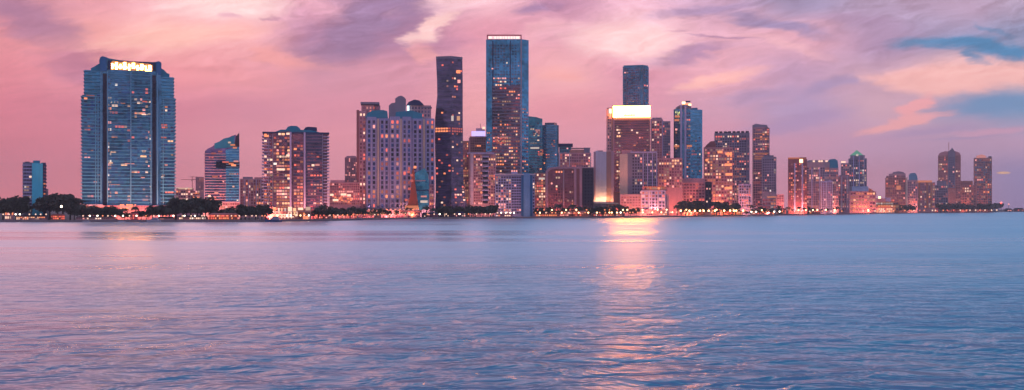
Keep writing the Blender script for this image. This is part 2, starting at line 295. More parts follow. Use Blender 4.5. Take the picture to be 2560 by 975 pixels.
# ------------------------------------------------------------------ buildings
def boxdata(x0,x1,y0,y1,z0,z1):
    return [(x0,y0,z0),(x1,y0,z0),(x1,y1,z0),(x0,y1,z0),(x0,y0,z1),(x1,y0,z1),(x1,y1,z1),(x0,y1,z1)], \
           [(0,1,5,4),(1,2,6,5),(2,3,7,6),(3,0,4,7),(4,5,6,7),(3,2,1,0)]
UNIT = {}
def unitbox(name, mat):
    k = (name, mat)
    if k not in UNIT:
        v, f = boxdata(-.5,.5,-.5,.5,-.5,.5)
        me = bpy.data.meshes.new(name); me.from_pydata(v, [], f); me.materials.append(MATS[mat]); UNIT[k] = me
    return UNIT[k]
LABELS = []
class T:
    """a thing placed by photo bearing pc at distance Y; its front looks towards the bay"""
    def __init__(s, name, label, cat, pc, Y, rot=0.0, group=None, cap=100):
        s.name = name; s.Y = Y; s.pc = pc; s.az = math.atan((pc-CX)/F); s.Rr = Y/math.cos(s.az); s.cap = cap
        o = bpy.data.objects.new(name, None); col.objects.link(o); s.o = o
        o.empty_display_size = 2
        o.location = ((pc-CX)/F*Y, Y, GZ); o.rotation_euler = (0, 0, -s.az+R(rot))
        o['label'] = label; o['category'] = cat
        if group: o['group'] = group
        s.q = {}; s.seed = random.Random(hash(label) % 1 + len(label)*31+int(pc))
    def lx(s, px): return math.tan(math.atan((px-CX)/F)-s.az)*s.Rr
    def lz(s, py): return CAMZ+(HY-py)/F*s.Y-GZ
    def box(s, nm, x0, x1, yt, yb=None, mat='w_grey', y0=0.0, dep=None, parent=None, label=None):
        X0, X1 = s.lx(x0), s.lx(x1); Z1 = s.lz(yt); Z0 = -0.4 if yb is None else s.lz(yb)
        if dep is None: dep = max(12.0, min(26.0, (X1-X0)))
        v, f = boxdata(X0, X1, y0, y0+dep, Z0, Z1)
        o = mesh_obj(nm, v, f, mat, parent or s.o)
        if nm == 'wall' and 'tower' in s.name and x1-x0 > 22 and s.Y > 1400: s.roofs = getattr(s, 'roofs', [])+[(x0, x1, yt, y0, mat)]
        if label: o['label'] = label
        return o
    def prism(s, nm, pts, mat, y0=0.0, dep=20.0, parent=None, label=None):
        """outline in the facade plane (photo px), extruded back"""
        P0 = [(s.lx(a), s.lz(b)) for a, b in pts]; n = len(P0)
        v = [(x, y0, z) for x, z in P0]+[(x, y0+dep, z) for x, z in P0]
        f = [tuple(range(n))[::-1], tuple(range(n, 2*n))]+[(i, (i+1) % n, n+(i+1) % n, n+i) for i in range(n)]
        o = mesh_obj(nm, v, f, mat, parent or s.o); fix(o)
        if label: o['label'] = label
        return o
    def plan(s, nm, pts, yt, yb, mat, parent=None):
        """outline in plan: (photo px, metres back)"""
        n = len(pts); Z1 = s.lz(yt) ; Z0 = -0.4 if yb is None else s.lz(yb)
        P0 = [(s.lx(a), d) for a, d in pts]
        v = [(x, y, Z0) for x, y in P0]+[(x, y, Z1) for x, y in P0]
        f = [tuple(range(n))[::-1], tuple(range(n, 2*n))]+[(i, (i+1) % n, n+(i+1) % n, n+i) for i in range(n)]
        o = mesh_obj(nm, v, f, mat, parent or s.o); fix(o); return o
    def queue(s, kind, mat, cx, cy, cz, sx, sy, sz, pr=0, rz=0.0):
        s.q.setdefault(kind, []).append((pr+sx*sz*0.001, mat, cx, cy, cz, sx, sy, sz, rz))
    # ---- facade fillers -------------------------------------------------
    def litmat(s, pal):
        k = s.seed.choice(pal); return 'lit_%s%d' % (k, s.seed.choice((1,2,2,2) if getattr(s, 'hot', 0) else (0,0,1,1,2,2)))
    def windows(s, x0, x1, yt, yb, pw, ph, lit, pal='owyr', dark='g_win', ww=0.6, wh=0.6, y0=0.0, pt=None, warm=0.0, skip=()):
        """windows on the plane from (x0,y0) to (x1,y1m): pt=(px,back) second end for a turned face"""
        XA, YA = s.lx(x0), y0; XB, YB = s.lx(x1), (y0 if pt is None else pt)
        L = math.hypot(XB-XA, YB-YA); ang = math.atan2(YB-YA, XB-XA)
        wpx = (x1-x0); nx = max(1, int(round(wpx/pw))); Z1, Z0 = s.lz(yt), s.lz(yb); nz = max(1, int(round((yb-yt)/ph)))
        nxv, nyv = math.sin(ang), -math.cos(ang)
        for j in range(nz):
            cz = Z0+(Z1-Z0)*(j+.5)/nz
            run = None
            for i in range(nx):
                if (i % 1000) in skip: continue
                t = (i+.5)/nx; cx = XA+(XB-XA)*t; cy = YA+(YB-YA)*t
                p = lit*.82*(1.0+warm*(1-(j+.5)/nz)*2)
                if s.seed.random() < p or (run and s.seed.random() < 0.42):
                    run = run or s.litmat(pal); mt = run if s.seed.random() < .5 else s.litmat(pal); pr = 10
                else: mt = s.seed.choice(dark) if isinstance(dark, tuple) else dark; pr = 0; run = None
                if mt is None: continue
                wv = ww*s.seed.uniform(.75, 1.15) if pr else ww
                s.queue('window', mt, cx+nxv*0.12, cy+nyv*0.12, cz, L/nx*wv, 0.3, (Z1-Z0)/nz*wh, pr, ang)
    def slabs(s, x0, x1, yt, yb, ph, mat='w_slabblue', y0=0.0, dep=None, out=1.2, thick=0.8, nm='balcony', side=1.0):
        X0, X1 = s.lx(x0)-side, s.lx(x1)+side; Z1, Z0 = s.lz(yt), s.lz(yb); n = max(1, int(round((yb-yt)/ph)))
        if dep is None: dep = max(12.0, min(26.0, (X1-X0)))
        for j in range(n):
            z = Z0+(Z1-Z0)*(j+1)/n-0.5*thick
            s.queue(nm, mat, (X0+X1)/2, y0+(dep-out)/2+0.0, z, X1-X0, dep+out, thick, 0)
    def piers(s, xs, yt, yb, mat, wpx=2.0, y0=0.0, out=1.5, nm='pier'):
        for x in xs:
            s.box(nm, x-wpx/2, x+wpx/2, yt, yb, mat, y0-out, out+0.05)
    def cluster(s, x0, x1, ya, yb, mats, y0, n=4.0, h=2.6):
        y = ya
        while y < yb:
            x = x0
            while x < x1-1:
                w_ = s.seed.uniform(2.2, n)
                if s.seed.random() < .68: s.box('window', x, min(x1, x+w_), y, y+h*.62, s.seed.choice(mats), y0, .3)
                x += w_+.8
            y += h
    def finish(s):
        for (x0, x1, yt, y0, mat) in getattr(s, 'roofs', []):
            for k in range(3):
                a = s.seed.uniform(x0+1, x1-9); s.box('roof_plant', a, a+s.seed.uniform(3, 8), yt-s.seed.uniform(1.2, 3.6), yt+.4, s.seed.choice([mat, 'w_slate', 'w_grey']), y0+2.2+2.1*k, 7)
            a = s.seed.uniform(x0+3, x1-3); s.box('mast', a, a+.5, yt-s.seed.uniform(5, 9), yt+.3, 'm_metal', y0+9, .5)
        s.roofs = []
        for kind, L in s.q.items():
            L.sort(key=lambda a: -a[0])
            for it in L[:s.cap]:
                _, mt, cx, cy, cz, sx, sy, sz, rz = it
                o = bpy.data.objects.new(kind, unitbox(kind, mt)); col.objects.link(o); o.parent = s.o
                o.location = (cx, cy, cz); o.scale = (sx, sy, sz); o.rotation_euler = (0, 0, rz)
            rest = L[s.cap:]
            if rest:
                v = []; f = []; fm = []; ms = sorted({r[1] for r in rest})
                for (_, mt, cx, cy, cz, sx, sy, sz, rz) in rest:
                    b0 = len(v); bv, bf = boxdata(-sx/2, sx/2, -sy/2, sy/2, -sz/2, sz/2); c_, s_ = math.cos(rz), math.sin(rz)
                    v += [(cx+x*c_-y*s_, cy+x*s_+y*c_, cz+z) for x, y, z in bv]
                    for q_ in bf: f.append(tuple(b0+k for k in q_)); fm.append(ms.index(mt))
                mesh_obj(kind, v, f, ms, s.o, 'stuff', fm=fm)
        s.q = {}
def fix(o):
    bm = bmesh.new(); bm.from_mesh(o.data); bmesh.ops.recalc_face_normals(bm, faces=bm.faces); bm.to_mesh(o.data); bm.free()
def lathe(t, nm, px, yt, yb, rad, mat, prof, y0=0.0, seg=16, parent=None):
    """prof: (radius factor, height factor)"""
    cx = t.lx(px); z0, z1 = t.lz(yb), t.lz(yt); v = []; f = []
    for r, h in prof:
        for k in range(seg): a = 2*math.pi*k/seg; v.append((cx+rad*r*math.cos(a), y0+rad*r*math.sin(a), z0+(z1-z0)*h))
    for i in range(len(prof)-1):
        for k in range(seg): f.append((i*seg+k, i*seg+(k+1) % seg, (i+1)*seg+(k+1) % seg, (i+1)*seg+k))
    f.append(tuple(range(seg))[::-1]); f.append(tuple(range((len(prof)-1)*seg, len(prof)*seg)))
    return mesh_obj(nm, v, f, mat, parent or t.o)
DOME = [(1,0),(1,.25),(.92,.55),(.7,.8),(.35,.96),(.05,1)]
CYL = [(1,0),(1,1)]
TW = 'apartment tower'

# 1 slim blue tower at the far left
t = T('apartment_tower', 'small slim tower with a plain bright blue stair wall, standing alone at the far left', TW, 86, 1040)
t.box('wing', 57, 84, 406, None, 'w_slate', 1.5, 16); t.box('wing', 103, 115, 406, None, 'w_navy', 2.5, 14)
t.box('stair_shaft', 80, 107, 408, None, 'w_cobalt', -1.0, 14); t.box('lift_head', 83, 100, 401, 408.5, 'w_teal', 2, 9); t.box('roof_block', 62, 74, 404, 406.5, 'w_dark', 4, 8)
t.box('annex', 106, 121, 472, None, 'w_slate', 3, 12)
t.slabs(58.5, 79, 412, 530, 8.6, 'w_lav', 1.5, 16, 1.4, .9); t.slabs(109, 114, 412, 530, 8.6, 'w_navy', 2.5, 14, 1.4, 1.2)
t.windows(60, 79, 412, 530, 6, 8.6, .22, 'owyc', 'g_win', .8, .6, 1.45); t.windows(108, 114.5, 412, 530, 6, 8.6, .45, 'rop', 'g_winred', .8, .6, 2.4)
t.finish()

# 2 big blue tower
t = T('apartment_tower', 'broad blue condominium slab with stepped shoulders and a glowing gold crown sign', TW, 320, 1075)
t.box('wing', 211, 252, 178, 242, 'g_blue', 3, 24); t.box('wing', 205, 252, 240, 517, 'g_mid', 2, 26); t.box('wing', 402, 434, 188, 242, 'g_blue', 3, 24); t.box('wing', 402, 437, 240, 513, 'g_mid', 2, 26)
t.box('core', 250, 403, 176, 517, 'g_mid', 0, 28)
t.box('painted_recess', 257, 267, 186, 517, 'g_black', -.35, 1.0); t.box('painted_recess', 381, 390, 186, 512, 'g_black', -.35, 1.0)  # flat dark strips; the shade inside the recesses is put into their colour
t.prism('shoulder', [(227,178.5),(227,173),(235,169),(246,162),(252,160),(252,178.5)], 'w_teal', 3, 20); t.prism('shoulder', [(402,188.5),(402,166),(410,170),(418,178),(424,180),(424,188.5)], 'w_teal', 3, 20)
t.prism('crown', [(248,176.5),(248,150),(252,145),(262,144),(276,147),(300,150),(372,153),(386,151),(400,149),(404,153),(404,176.5)], 'w_teal', 4, 18)
t.prism('crown_arm', [(250,180),(250,147),(256,143.5),(268,146),(268,180)], 'w_deepblue', -1.5, 5.0); t.prism('crown_arm', [(390,184),(390,152),(396,150),(403,153),(403,184)], 'w_deepblue', -1.5, 5)
t.box('sign_backing', 270, 388, 152, 180, 'w_navy', 2.0, 2.2)
sgn = t.prism('crown_sign', [(277,157),(283,153),(300,155),(330,153.5),(352,156),(372,157),(382,160),(382,176),(372,178.5),(352,175),(330,175.5),(300,176),(292,174),(277,176)], 'sign_gold', 1.2, .7)
for i, (a, b, cc, d) in enumerate([(279,283,160,173),(288,294,157,174),(299,303,161,172),(308,315,156,173),(321,325,160,175),(330,337,157,170),(342,346,162,174),(351,358,159,173),(363,366,163,175),(371,378,161,175)]):
    t.box('letter', a, b, cc, d, 'sign_hot' , 0.9, .25, sgn)
    if i < 9: k_ = (3, 9, 5, 11, 2, 8, 6)[i % 7]; t.box('letter_stroke', b, b+(4, 3, 5)[i % 3], cc+k_, cc+k_+3.2, 'sign_hot', 0.95, .2, sgn)
t.prism('crown_mark', [(297,181),(303,176),(309,180),(311,184),(300,184)], 'lit_p1', 0.8, .3)
for x0, x1, yt, yb, y0 in ((213,249,180,241,3),(206,249,243,515,2),(405,432,190,241,3),(405,436,243,511,2)):
    t.slabs(x0, x1, yt, yb, 8.6, 'w_slabblue', y0, 25, 2.0, .8, side=1.6)
t.slabs(268, 380, 186, 515, 8.6, 'w_slabblue', 0, 2, .8, .55, 'floor_band', 0)
t.piers([252.5, 269, 327, 377.5, 393.5], 180, 515, 'w_blue', 2.8, 0, 1.6)
t.piers([239, 245, 408], 243, 513, 'w_slabblue', 2.0, 2, 2.2)
t.windows(269, 279, 190, 512, 5, 8.6, .22, 'wyopc', ('g_win', 'g_teal', 'g_mid', 'g_winblue', None), .8, .55, -.5, warm=.3); t.windows(279, 326, 200, 512, 7.8, 8.6, .055, 'woyrc', ('g_win', 'g_teal', 'g_mid', 'g_winblue', None), .9, .5, -.5, warm=.6)
t.windows(329, 370, 200, 512, 7, 8.6, .055, 'wopyr', ('g_win', 'g_teal', 'g_mid', 'g_winblue', None), .9, .5, -.5, warm=.6); t.windows(370, 378, 240, 512, 4, 8.6, .22, 'wopc', ('g_win', 'g_teal', 'g_mid', 'g_winblue', None), .8, .55, -.5)
t.windows(210, 250, 236, 512, 8, 8.6, .02, 'rop', ('g_win', 'g_teal', 'g_mid', 'g_winblue', None), .9, .5, 1.6, warm=1.6); t.windows(397, 434, 260, 510, 7, 8.6, .07, 'ropwy', ('g_win', 'g_teal', 'g_mid', 'g_winblue', None), .9, .5, 1.6, warm=.6)
for a, b, y, mt in ((277,301,256,'lit_w2'),(302,313,257,'lit_o1'),(356,368,253,'lit_r1'),(370,378,253,'lit_w2'),(354,366,284,'lit_w2'),(368,376,284,'lit_w1'),(216,236,242,'lit_r0'),(276,290,380,'lit_w1'),(352,366,377,'lit_w2'),(351,366,390,'lit_y2'),(393,410,442,'lit_w2'),(398,418,310,'lit_r1'),(402,416,341,'lit_r1'),(272,300,463,'lit_o1'),(272,282,407,'lit_w1'),(312,336,410,'lit_p1'),(352,362,444,'lit_p1')):
    t.box('window', a, b, y-1.8, y+2.4, mt, -.7 if 267 < a < 392 else .6, .3)
t.box('podium', 203, 440, 514, None, 'w_rose', -9, 40); t.box('entrance_canopy', 208, 258, 511, 514.3, 'w_grey', -10, 8)
t.box('lobby', 212, 245, 517, 527, 'sign_orange', -9.3, .4, None); t.cluster(300, 340, 511, 525, ['sign_orange','lit_o2','lit_r2','lit_o2','lit_p1'], -9.5, 7, 4.2)
t.windows(262, 300, 512, 530, 7, 6, .3, 'opr', 'g_winred', .7, .6, -9.3); t.windows(336, 436, 514, 530, 7, 6, .22, 'opr', 'g_winred', .7, .6, -9.3)
t.finish()

# 3 behind: low lit hotel + thin tower under a crane
t = T('hotel', 'low pink hotel with a bright band of rooftop lights, right of the broad blue tower', 'hotel', 466, 1320)
t.box('wall', 438, 502, 478, None, 'w_pink', 0, 24); t.box('roof_parapet', 441, 484, 470, 478.4, 'w_rose', 1, 20)
t.box('roof_lights', 446, 481, 469.5, 473, 'lit_w1', .3, .5); t.cluster(441, 484, 468.5, 473.5, ['lit_w2','lit_c1','lit_o2'], .1, 7, 3); t.windows(440, 500, 476, 520, 6, 6.5, .42, 'opwr', 'g_winred', .65, .6); t.cluster(482, 499, 482, 494, ['lit_o2','lit_o1','lit_p1'], -.4, 6, 3.6)
t.finish()
t = T('office_tower', 'thin faint rose tower behind the low pink hotel', 'office tower', 492, 1900)
t.box('wall', 489, 510, 442, None, 'w_rose', 0, 16); t.windows(490, 509, 445, 480, 4, 5, .12, 'rp', 'g_winred', .55, .6); t.finish()
t = T('tower_crane', 'thin rust red tower crane standing behind the low pink hotel', 'crane', 481, 1860)
t.box('mast', 480.2, 481.6, 441, None, 'w_red', 0, 1.0); t.box('jib', 452, 480, 448.5, 449.6, 'w_red', 0, .9); t.box('counter_jib', 481.8, 489, 448.0, 449.6, 'w_red', 0, .9); t.box('jib', 474, 495, 441.6, 442.6, 'w_red', 1, .9); t.box('cab', 478, 480, 449.5, 452, 'w_maroon', -.4, 1.6)

# 4 curved roof tower
t = T('office_tower', 'blue tower with a swooping roof rising to a dark point at its right', 'office tower', 556, 1080)
t.prism('shaft', [(512,508),(512,379),(518,373),(530,367),(545,356),(562,349),(580,339),(590,336),(590,508)], 'g_purple', 0, 24)
t.prism('glass_bay', [(564,506),(564,374),(575,372),(598,366),(598,506)], 'g_blue', -1.2, 22)
t.prism('fin', [(585,366),(590,340),(598,331),(598.5,366)], 'w_dark', -.6, 6); t.prism('roof', [(536,372),(536,359),(548,354),(560,346),(578,342),(586,338),(586,366),(564,370)], 'w_teal', -.5, 12)
t.box('painted_terrace_recess', 540, 599, 404, 420, 'g_black', -1.5, 1.0)  # flat black band; the shade of the set-back terrace is put into its colour
t.slabs(513, 563, 384, 504, 6.6, 'w_mauve', 0, 22, 1.3, .7, side=.8); t.slabs(566, 597.5, 376, 504, 6.6, 'w_blue', -1.2, 20, .9, .6, 'floor_band', .3)
for a, b, y, mt in ((556,572,405,'lit_r1'),(572,584,409,'lit_o1'),(578,590,413,'lit_o2'),(584,596,403,'lit_p1'),(581,586,466,'lit_w1'),(570,577,356,'lit_w1'),(576,588,362,'lit_o1'),(582,592,369,'lit_o1'),(528,540,384,'lit_r0'),(545,556,379,'lit_r0'),(530,545,441,'lit_r0'),(536,546,482,'lit_p1'),(520,527,490,'lit_w2')):
    t.box('window', a, b, y-1.8, y+2.2, mt, -2.4, .4)
t.windows(514, 562, 384, 504, 7, 6.6, .06, 'rpr', ('g_win', 'g_teal', 'g_mid', 'g_winblue', None), .7, .45, -.4, warm=1); t.windows(566, 597, 425, 504, 6, 6.6, .04, 'rpw', ('g_win', 'g_teal', 'g_mid', 'g_winblue', None), .7, .45, -1.3)
t.box('podium', 508, 600, 504, None, 'w_mauve', -4, 30); t.windows(510, 598, 506, 530, 6, 7, .35, 'oprw', 'g_winred', .7, .6, -4.1); t.finish()

# 5
t = T('apartment_block', 'mid height rose block squeezed between the swoop roofed tower and the dark balcony tower', 'apartment block', 630, 1270)
t.box('wall', 600, 660, 447, None, 'w_mauve', 0, 22); t.box('roof_block', 607, 632, 442, 447.4, 'w_grey', 2, 14); t.box('roof_block', 636, 658, 443, 447.4, 'w_rose', 1, 14)
t.windows(601, 659, 449, 525, 6.4, 7.2, .30, 'rpwo', 'g_winred', .6, .7); t.piers([611, 622, 641, 652], 449, 525, 'w_lav', 1.6, 0, .8); t.finish()

# 6 dark balcony tower
t = T('apartment_tower', 'dark balcony tower with a hipped blue roof and fiery lit rooms in its left half', TW, 740, 1117)
t.box('wall', 660, 818, 333, None, 'g_brown', 0, 26)
t.prism('bay', [(683,522),(683,333),(700,330),(726,329),(726,522)], 'g_brown', -2.5, 6); t.box('bay', 733, 759, 330, 522, 'g_brown', -1.6, 5); t.box('bay', 765, 808, 331, 522, 'g_dark', -2.2, 6)
t.box('roof_slab', 656, 823, 330.5, 334, 'w_navy', -2.5, 30); t.prism('roof', [(684,331),(702,324),(775,324),(806,331)], 'w_teal', 3, 20)
t.prism('roof_pavilion', [(713,325),(720,316),(728,313.5),(742,314),(750,320),(752,325)], 'w_teal', 5, 12); t.prism('roof_pavilion', [(758,325),(764,317),(770,315.5),(792,316.5),(793,325)], 'w_navy', 5, 12)
t.piers([726.5, 761.5], 331, 524, 'w_lav', 4.5, 0, 4.2); t.piers([672, 682, 709, 806], 335, 524, 'w_slate', 2, 0, 2.9)
t.slabs(660, 671, 340, 520, 7.9, 'w_lav', .5, 24, 1.6, .8, side=2.2); t.slabs(807, 817, 340, 520, 7.9, 'w_lav', .5, 24, 1.6, .8, side=2.6)
t.slabs(684, 725, 338, 520, 7.9, 'w_slabdark', -2.5, 4, .5, .6, 'floor_band', 0); t.slabs(766, 804, 338, 520, 7.9, 'w_slabdark', -2.2, 4, .4, .45, 'floor_band', 0); t.slabs(734, 758, 338, 520, 7.9, 'w_slabdark', -1.6, 4, .4, .5, 'floor_band', 0)
t.windows(660, 682, 334, 520, 7, 7.9, .34, 'roprw', ('g_winred', 'g_brown', 'g_win', None), .8, .6, -.3, warm=.4); t.windows(684, 725, 334, 520, 6.8, 7.9, .40, 'orowpy', ('g_winred', 'g_brown', 'g_win', None), .85, .6, -2.9, warm=.7)
t.windows(734, 758, 345, 520, 7, 7.9, .26, 'rop', ('g_winred', 'g_brown', 'g_win', None), .8, .6, -1.9, warm=1.0); t.windows(768, 806, 380, 520, 7, 7.9, .2, 'rpr', ('g_winred', 'g_brown', 'g_win', None), .8, .5, -2.5, warm=.3)
for a, b, y, mt in ((696,702,336,'lit_w2'),(704,712,336,'lit_y2'),(716,724,335,'lit_w2'),(661,672,341,'lit_o2'),(779,786,413,'lit_w2'),(788,799,412,'lit_p1'),(684,692,410,'lit_c2'),(692,712,424,'lit_w2'),(716,724,389,'lit_w2')):
    t.box('window', a, b, y-2.4, y+2.6, mt, -3.2, .3)
t.finish()
t = T('podium_building', 'brilliantly lit cream arcade with dark arched openings below the dark balcony tower', 'arcade', 728, 1062)
t.box('wall', 672, 778, 520, None, 'w_brown', 0, 20)
for a, b, c1, d in ((682,690,518,527),(695,699,520,531),(703,706,520,528),(711,715,520,528),(720,730,517,545),(733,740,520,538),(745,758,519,525),(764,776,517,526),(690,722,535,539),(700,735,541,546),(740,748,528,540),(757,764,532,548),(676,684,522,530),(762,772,540,548)):
    t.box('lit_bay', a, b, c1, d, ('lit_w2','lit_y2','lit_c1','lit_w1','lit_o2')[(a*7) % 5], -.3, .4)
t.box('awning', 744, 758, 526, 541, 'w_orange', -2, 2.2); t.box('terrace', 676, 776, 528.5, 530, 'w_rose', -3, 3.2)
t.windows(680, 776, 530, 548, 8, 7, .4, 'owyp', 'g_winred', .6, .6, -.1); t.finish()

# 7
t = T('apartment_block', 'low pink block with a bright yellow lit ground floor right of the dark balcony tower', 'apartment block', 862, 1330)
t.box('wall', 824, 900, 456, None, 'w_rose', 0, 22); t.box('roof_block', 826, 862, 450, 456.4, 'w_pink', 2, 16)
t.windows(825, 899, 458, 512, 5.4, 6, .34, 'rpr', 'g_winred', .6, .6)
for a, b, y in ((825,834,487),(852,866,486),(868,877,488),(832,846,500)): t.box('shopfront', a, b, y-2.5, y+2.8, 'lit_w2', -.5, .4)
t.cluster(836, 880, 492, 505, ['lit_o1','lit_p1','lit_o2','lit_r1'], -.4, 6, 3.8); t.finish()
t = T('apartment_tower', 'narrow rose tower rising just left of the white grid tower', TW, 876, 1600)
t.box('wall', 862, 894, 393, None, 'w_rose', 0, 20); t.box('roof_block', 866, 890, 389.5, 393.4, 'w_pink', 2, 14); t.windows(863, 893, 395, 465, 4.6, 5, .22, 'rp', 'g_winred', .6, .6); t.finish()

# 8 white grid tower
t = T('apartment_tower', 'wide pale blue tower with a regular window grid and teal hipped roofs', TW, 1000, 1350)
t.box('wall', 915, 1086, 296, None, 'w_greyblue', 0, 26)
for a, b, yy, d in ((917,941,293,-2.2),(950,972,300,-.9),(975,1000,292,-3.4),(1006,1028,292,-3.4),(1032,1056,297,-1.6),(1064,1086,296,-2.6)): t.box('bay', a, b, yy, 520, 'w_greyblue', d, 4.2)
t.box('side_wing', 893, 915.5, 277, None, 'w_pink', 5, 24); t.box('side_edge', 891, 897, 275, None, 'w_maroon', 4, 22)
t.box('penthouse', 903, 935, 262, 295, 'w_rose', 8, 16); t.box('penthouse_roof', 901, 948, 254.5, 260, 'w_slate', 6, 20); t.box('penthouse', 935, 950, 262, 295, 'w_pink', 12, 14)
t.prism('roof', [(913,295),(918,284),(930,277),(958,275),(968,278),(970,295)], 'w_teal', 1, 18)
t.prism('roof', [(988,296),(990,280),(1030,276),(1056,284),(1056,296)], 'w_teal', .5, 10)
t.prism('roof_turret', [(972,296),(972,264),(978,258),(988,256),(988,246),(996,240),(1003,238.5),(1010,242),(1015,248),(1015,282),(1015,296)], 'w_slate', 2, 18)
t.prism('roof_arch', [(1016,262),(1022,254),(1036,248),(1048,250),(1056,257),(1060,262)], 'w_navy', 2, 14); t.box('penthouse', 1018, 1078, 262, 295, 'w_mauve', 4, 20); t.box('roof_rail', 1052, 1080, 266, 268, 'w_slate', 3, 20)
t.box('roof_light', 1018, 1023, 264, 276, 'beacon_blue', .5, .6)

for a, b, d in ((917,941,-2.2),(950,972,-.9),(975,1000,-3.4),(1006,1028,-3.4),(1032,1056,-1.6),(1064,1086,-2.6)):
    t.windows(a, b, 300, 520, 11.6, 11.4, .10, 'rpro', ('g_winblue','g_win','g_black'), .46, .66, d, warm=.9)
    t.piers([a+.6, (a+b)/2, b-.6], 300 if a != 975 else 294, 520, 'w_lav', 2.0, d, .9)
t.windows(898, 914, 282, 520, 8, 9, .3, 'rpw', 'g_winred', .5, .6, 5)
t.windows(905, 947, 264, 292, 8, 9, .3, 'rp', 'g_winred', .5, .6, 8); t.windows(1020, 1076, 264, 292, 8, 9, .12, 'rp', 'g_win', .5, .6, 4)
t.piers([945.5, 1002.5, 1060], 298, 515, 'w_cream', 3.4, 0, 4.4)
t.finish()
t = T('art_hall', 'low hall with a tapering fiery orange flank beside a small blue glass block', 'hall', 1044, 1325)
t.prism('flank', [(1012,524),(1022,505),(1027,475),(1030,430),(1034,418),(1036,430),(1038,460),(1044,500),(1047,524)], 'w_ember', 0, 10)
t.prism('glass_block', [(1034,524),(1034,440),(1040,430),(1062,420),(1072,440),(1072,524)], 'g_teal', 3, 14)
t.box('lit_panel', 1051, 1069, 501, 507, 'lit_c1', 2.4, .4); t.box('lit_panel', 1052, 1067, 489, 493, 'lit_p1', 2.4, .4); t.box('roof_beam', 1036, 1064, 450, 453, 'w_mauve', 2, 12); t.box('roof_beam', 1040, 1072, 474, 477, 'w_navy', 2, 12)
for a, y in ((1018,430),(1026,438),(1034,418),(1026,452),(1020,472),(1030,520),(1012,500),(1040,521)): t.box('window', a, a+7, y-3, y+3, 'lit_r1' if a < 1030 else 'lit_o2', -.4, .3)
t.box('entrance_light', 1012, 1046, 514, 522, 'lit_o1', -.5, .3)
t.windows(1074, 1084, 462, 520, 5, 7, .7, 'opw', 'g_winred', .8, .6, 2.5); t.box('side_wall', 1073, 1085, 460, None, 'w_pink', 3, 10); t.finish()
t = T('terrace_building', 'long pink lit terrace with an arched gate on the waterfront below the pale grid tower', 'terrace', 945, 1300)
t.box('wall', 895, 1050, 528, None, 'w_pink', 0, 14); t.box('roof_terrace', 893, 1052, 525.5, 528.3, 'w_rose', -2, 18); t.windows(896, 1050, 529, 546, 8, 8, .4, 'oprw', 'g_winred', .7, .6)
for i in range(14): t.box('railing_light', 898+i*11, 903+i*11, 522.5, 525.6, 'lit_p1' if i % 3 else 'lit_o2', 0, .6)
t.prism('gate_arch', [(936,546),(936,534),(941,529),(948,529),(953,534),(953,546)], 'w_dark', -.4, .6); t.finish()

# 9 dark curved tower
t = T('office_tower', 'dark pinched waisted tower with one bright orange floor at mid height', 'office tower', 1124, 1385)
def curvebody():
    prof = [(142,1090,1156),(170,1091,1156.5),(200,1092.5,1157),(240,1093,1157),(270,1090,1157),(300,1087.5,1157),(335,1087,1157.5),(400,1088,1158),(450,1089,1159),(490,1089,1163),(517,1088,1168),(524,1088,1169)]
    v = []; f = []
    for y, a, b in prof:
        z = t.lz(y); v += [(t.lx(a), 2, z), (t.lx(1128), -4, z), (t.lx(b), 6, z), (t.lx(b-4), 30, z), (t.lx(a+3), 28, z)]
    for i in range(len(prof)-1):
        for k in range(5): f.append((i*5+k, i*5+(k+1) % 5, i*5+5+(k+1) % 5, i*5+5+k))
    f.append((0,1,2,3,4)); f.append(tuple((len(prof)-1)*5+k for k in (4,3,2,1,0)))
    o = mesh_obj('shaft', v, f, 'g_dark', t.o); fix(o); return prof
prof = curvebody()
def edge(y):
    for (a, b, c1), (d, e, f1) in zip(prof, prof[1:]):
        if y <= d: k = (y-a)/(d-a); return b+(e-b)*k, c1+(f1-c1)*k
    return prof[-1][1:]
t.plan('crown', [(1090,1.5),(1128,-4.6),(1156.5,5.5),(1152,28),(1093,28)], 141, 147, 'w_slate')
y = 150.0; k = 0
while y < 515:
    a, b = edge(y)
    for (xa, ya, xb, yb_, n) in ((a+1, 2, 1127, -4, 6), (1129, -4, b-1, 6, 5)):
        for i in range(n):
            tt = (i+.5)/n; XA, XB = t.lx(xa), t.lx(xb); cx = XA+(XB-XA)*tt; cy = ya+(yb_-ya)*tt; ang = math.atan2(yb_-ya, XB-XA)
            p = (.03 if y < 330 else .085) + (.05 if n == 5 and y > 190 else 0)
            if t.seed.random() < p: mt = t.litmat('oprwr'); pr = 10
            else: mt = 'g_purple' if k % 2 else 'g_win'; pr = 0
            if 317 < y < 333: mt = 'lit_o2' if n == 6 and i < 5 else 'lit_r1'; pr = 11
            t.queue('window', mt, cx+math.sin(ang)*.2, cy-math.cos(ang)*.2, t.lz(y), (XB-XA)/n*(.92 if not pr else .8), .3, 2.0 if 317 < y < 333 or pr else .75, pr, ang)
    y += 6.6; k += 1
t.box('window', 1142, 1150, 290, 301, 'lit_y1', .6, .3); t.box('window', 1128, 1134, 290, 303, 'lit_c1', -4.8, .3); t.box('window', 1139, 1151, 175, 183, 'lit_o2', .3, .4); t.box('window', 1144, 1151, 199, 207, 'lit_p2', 1.2, .4)
t.finish()

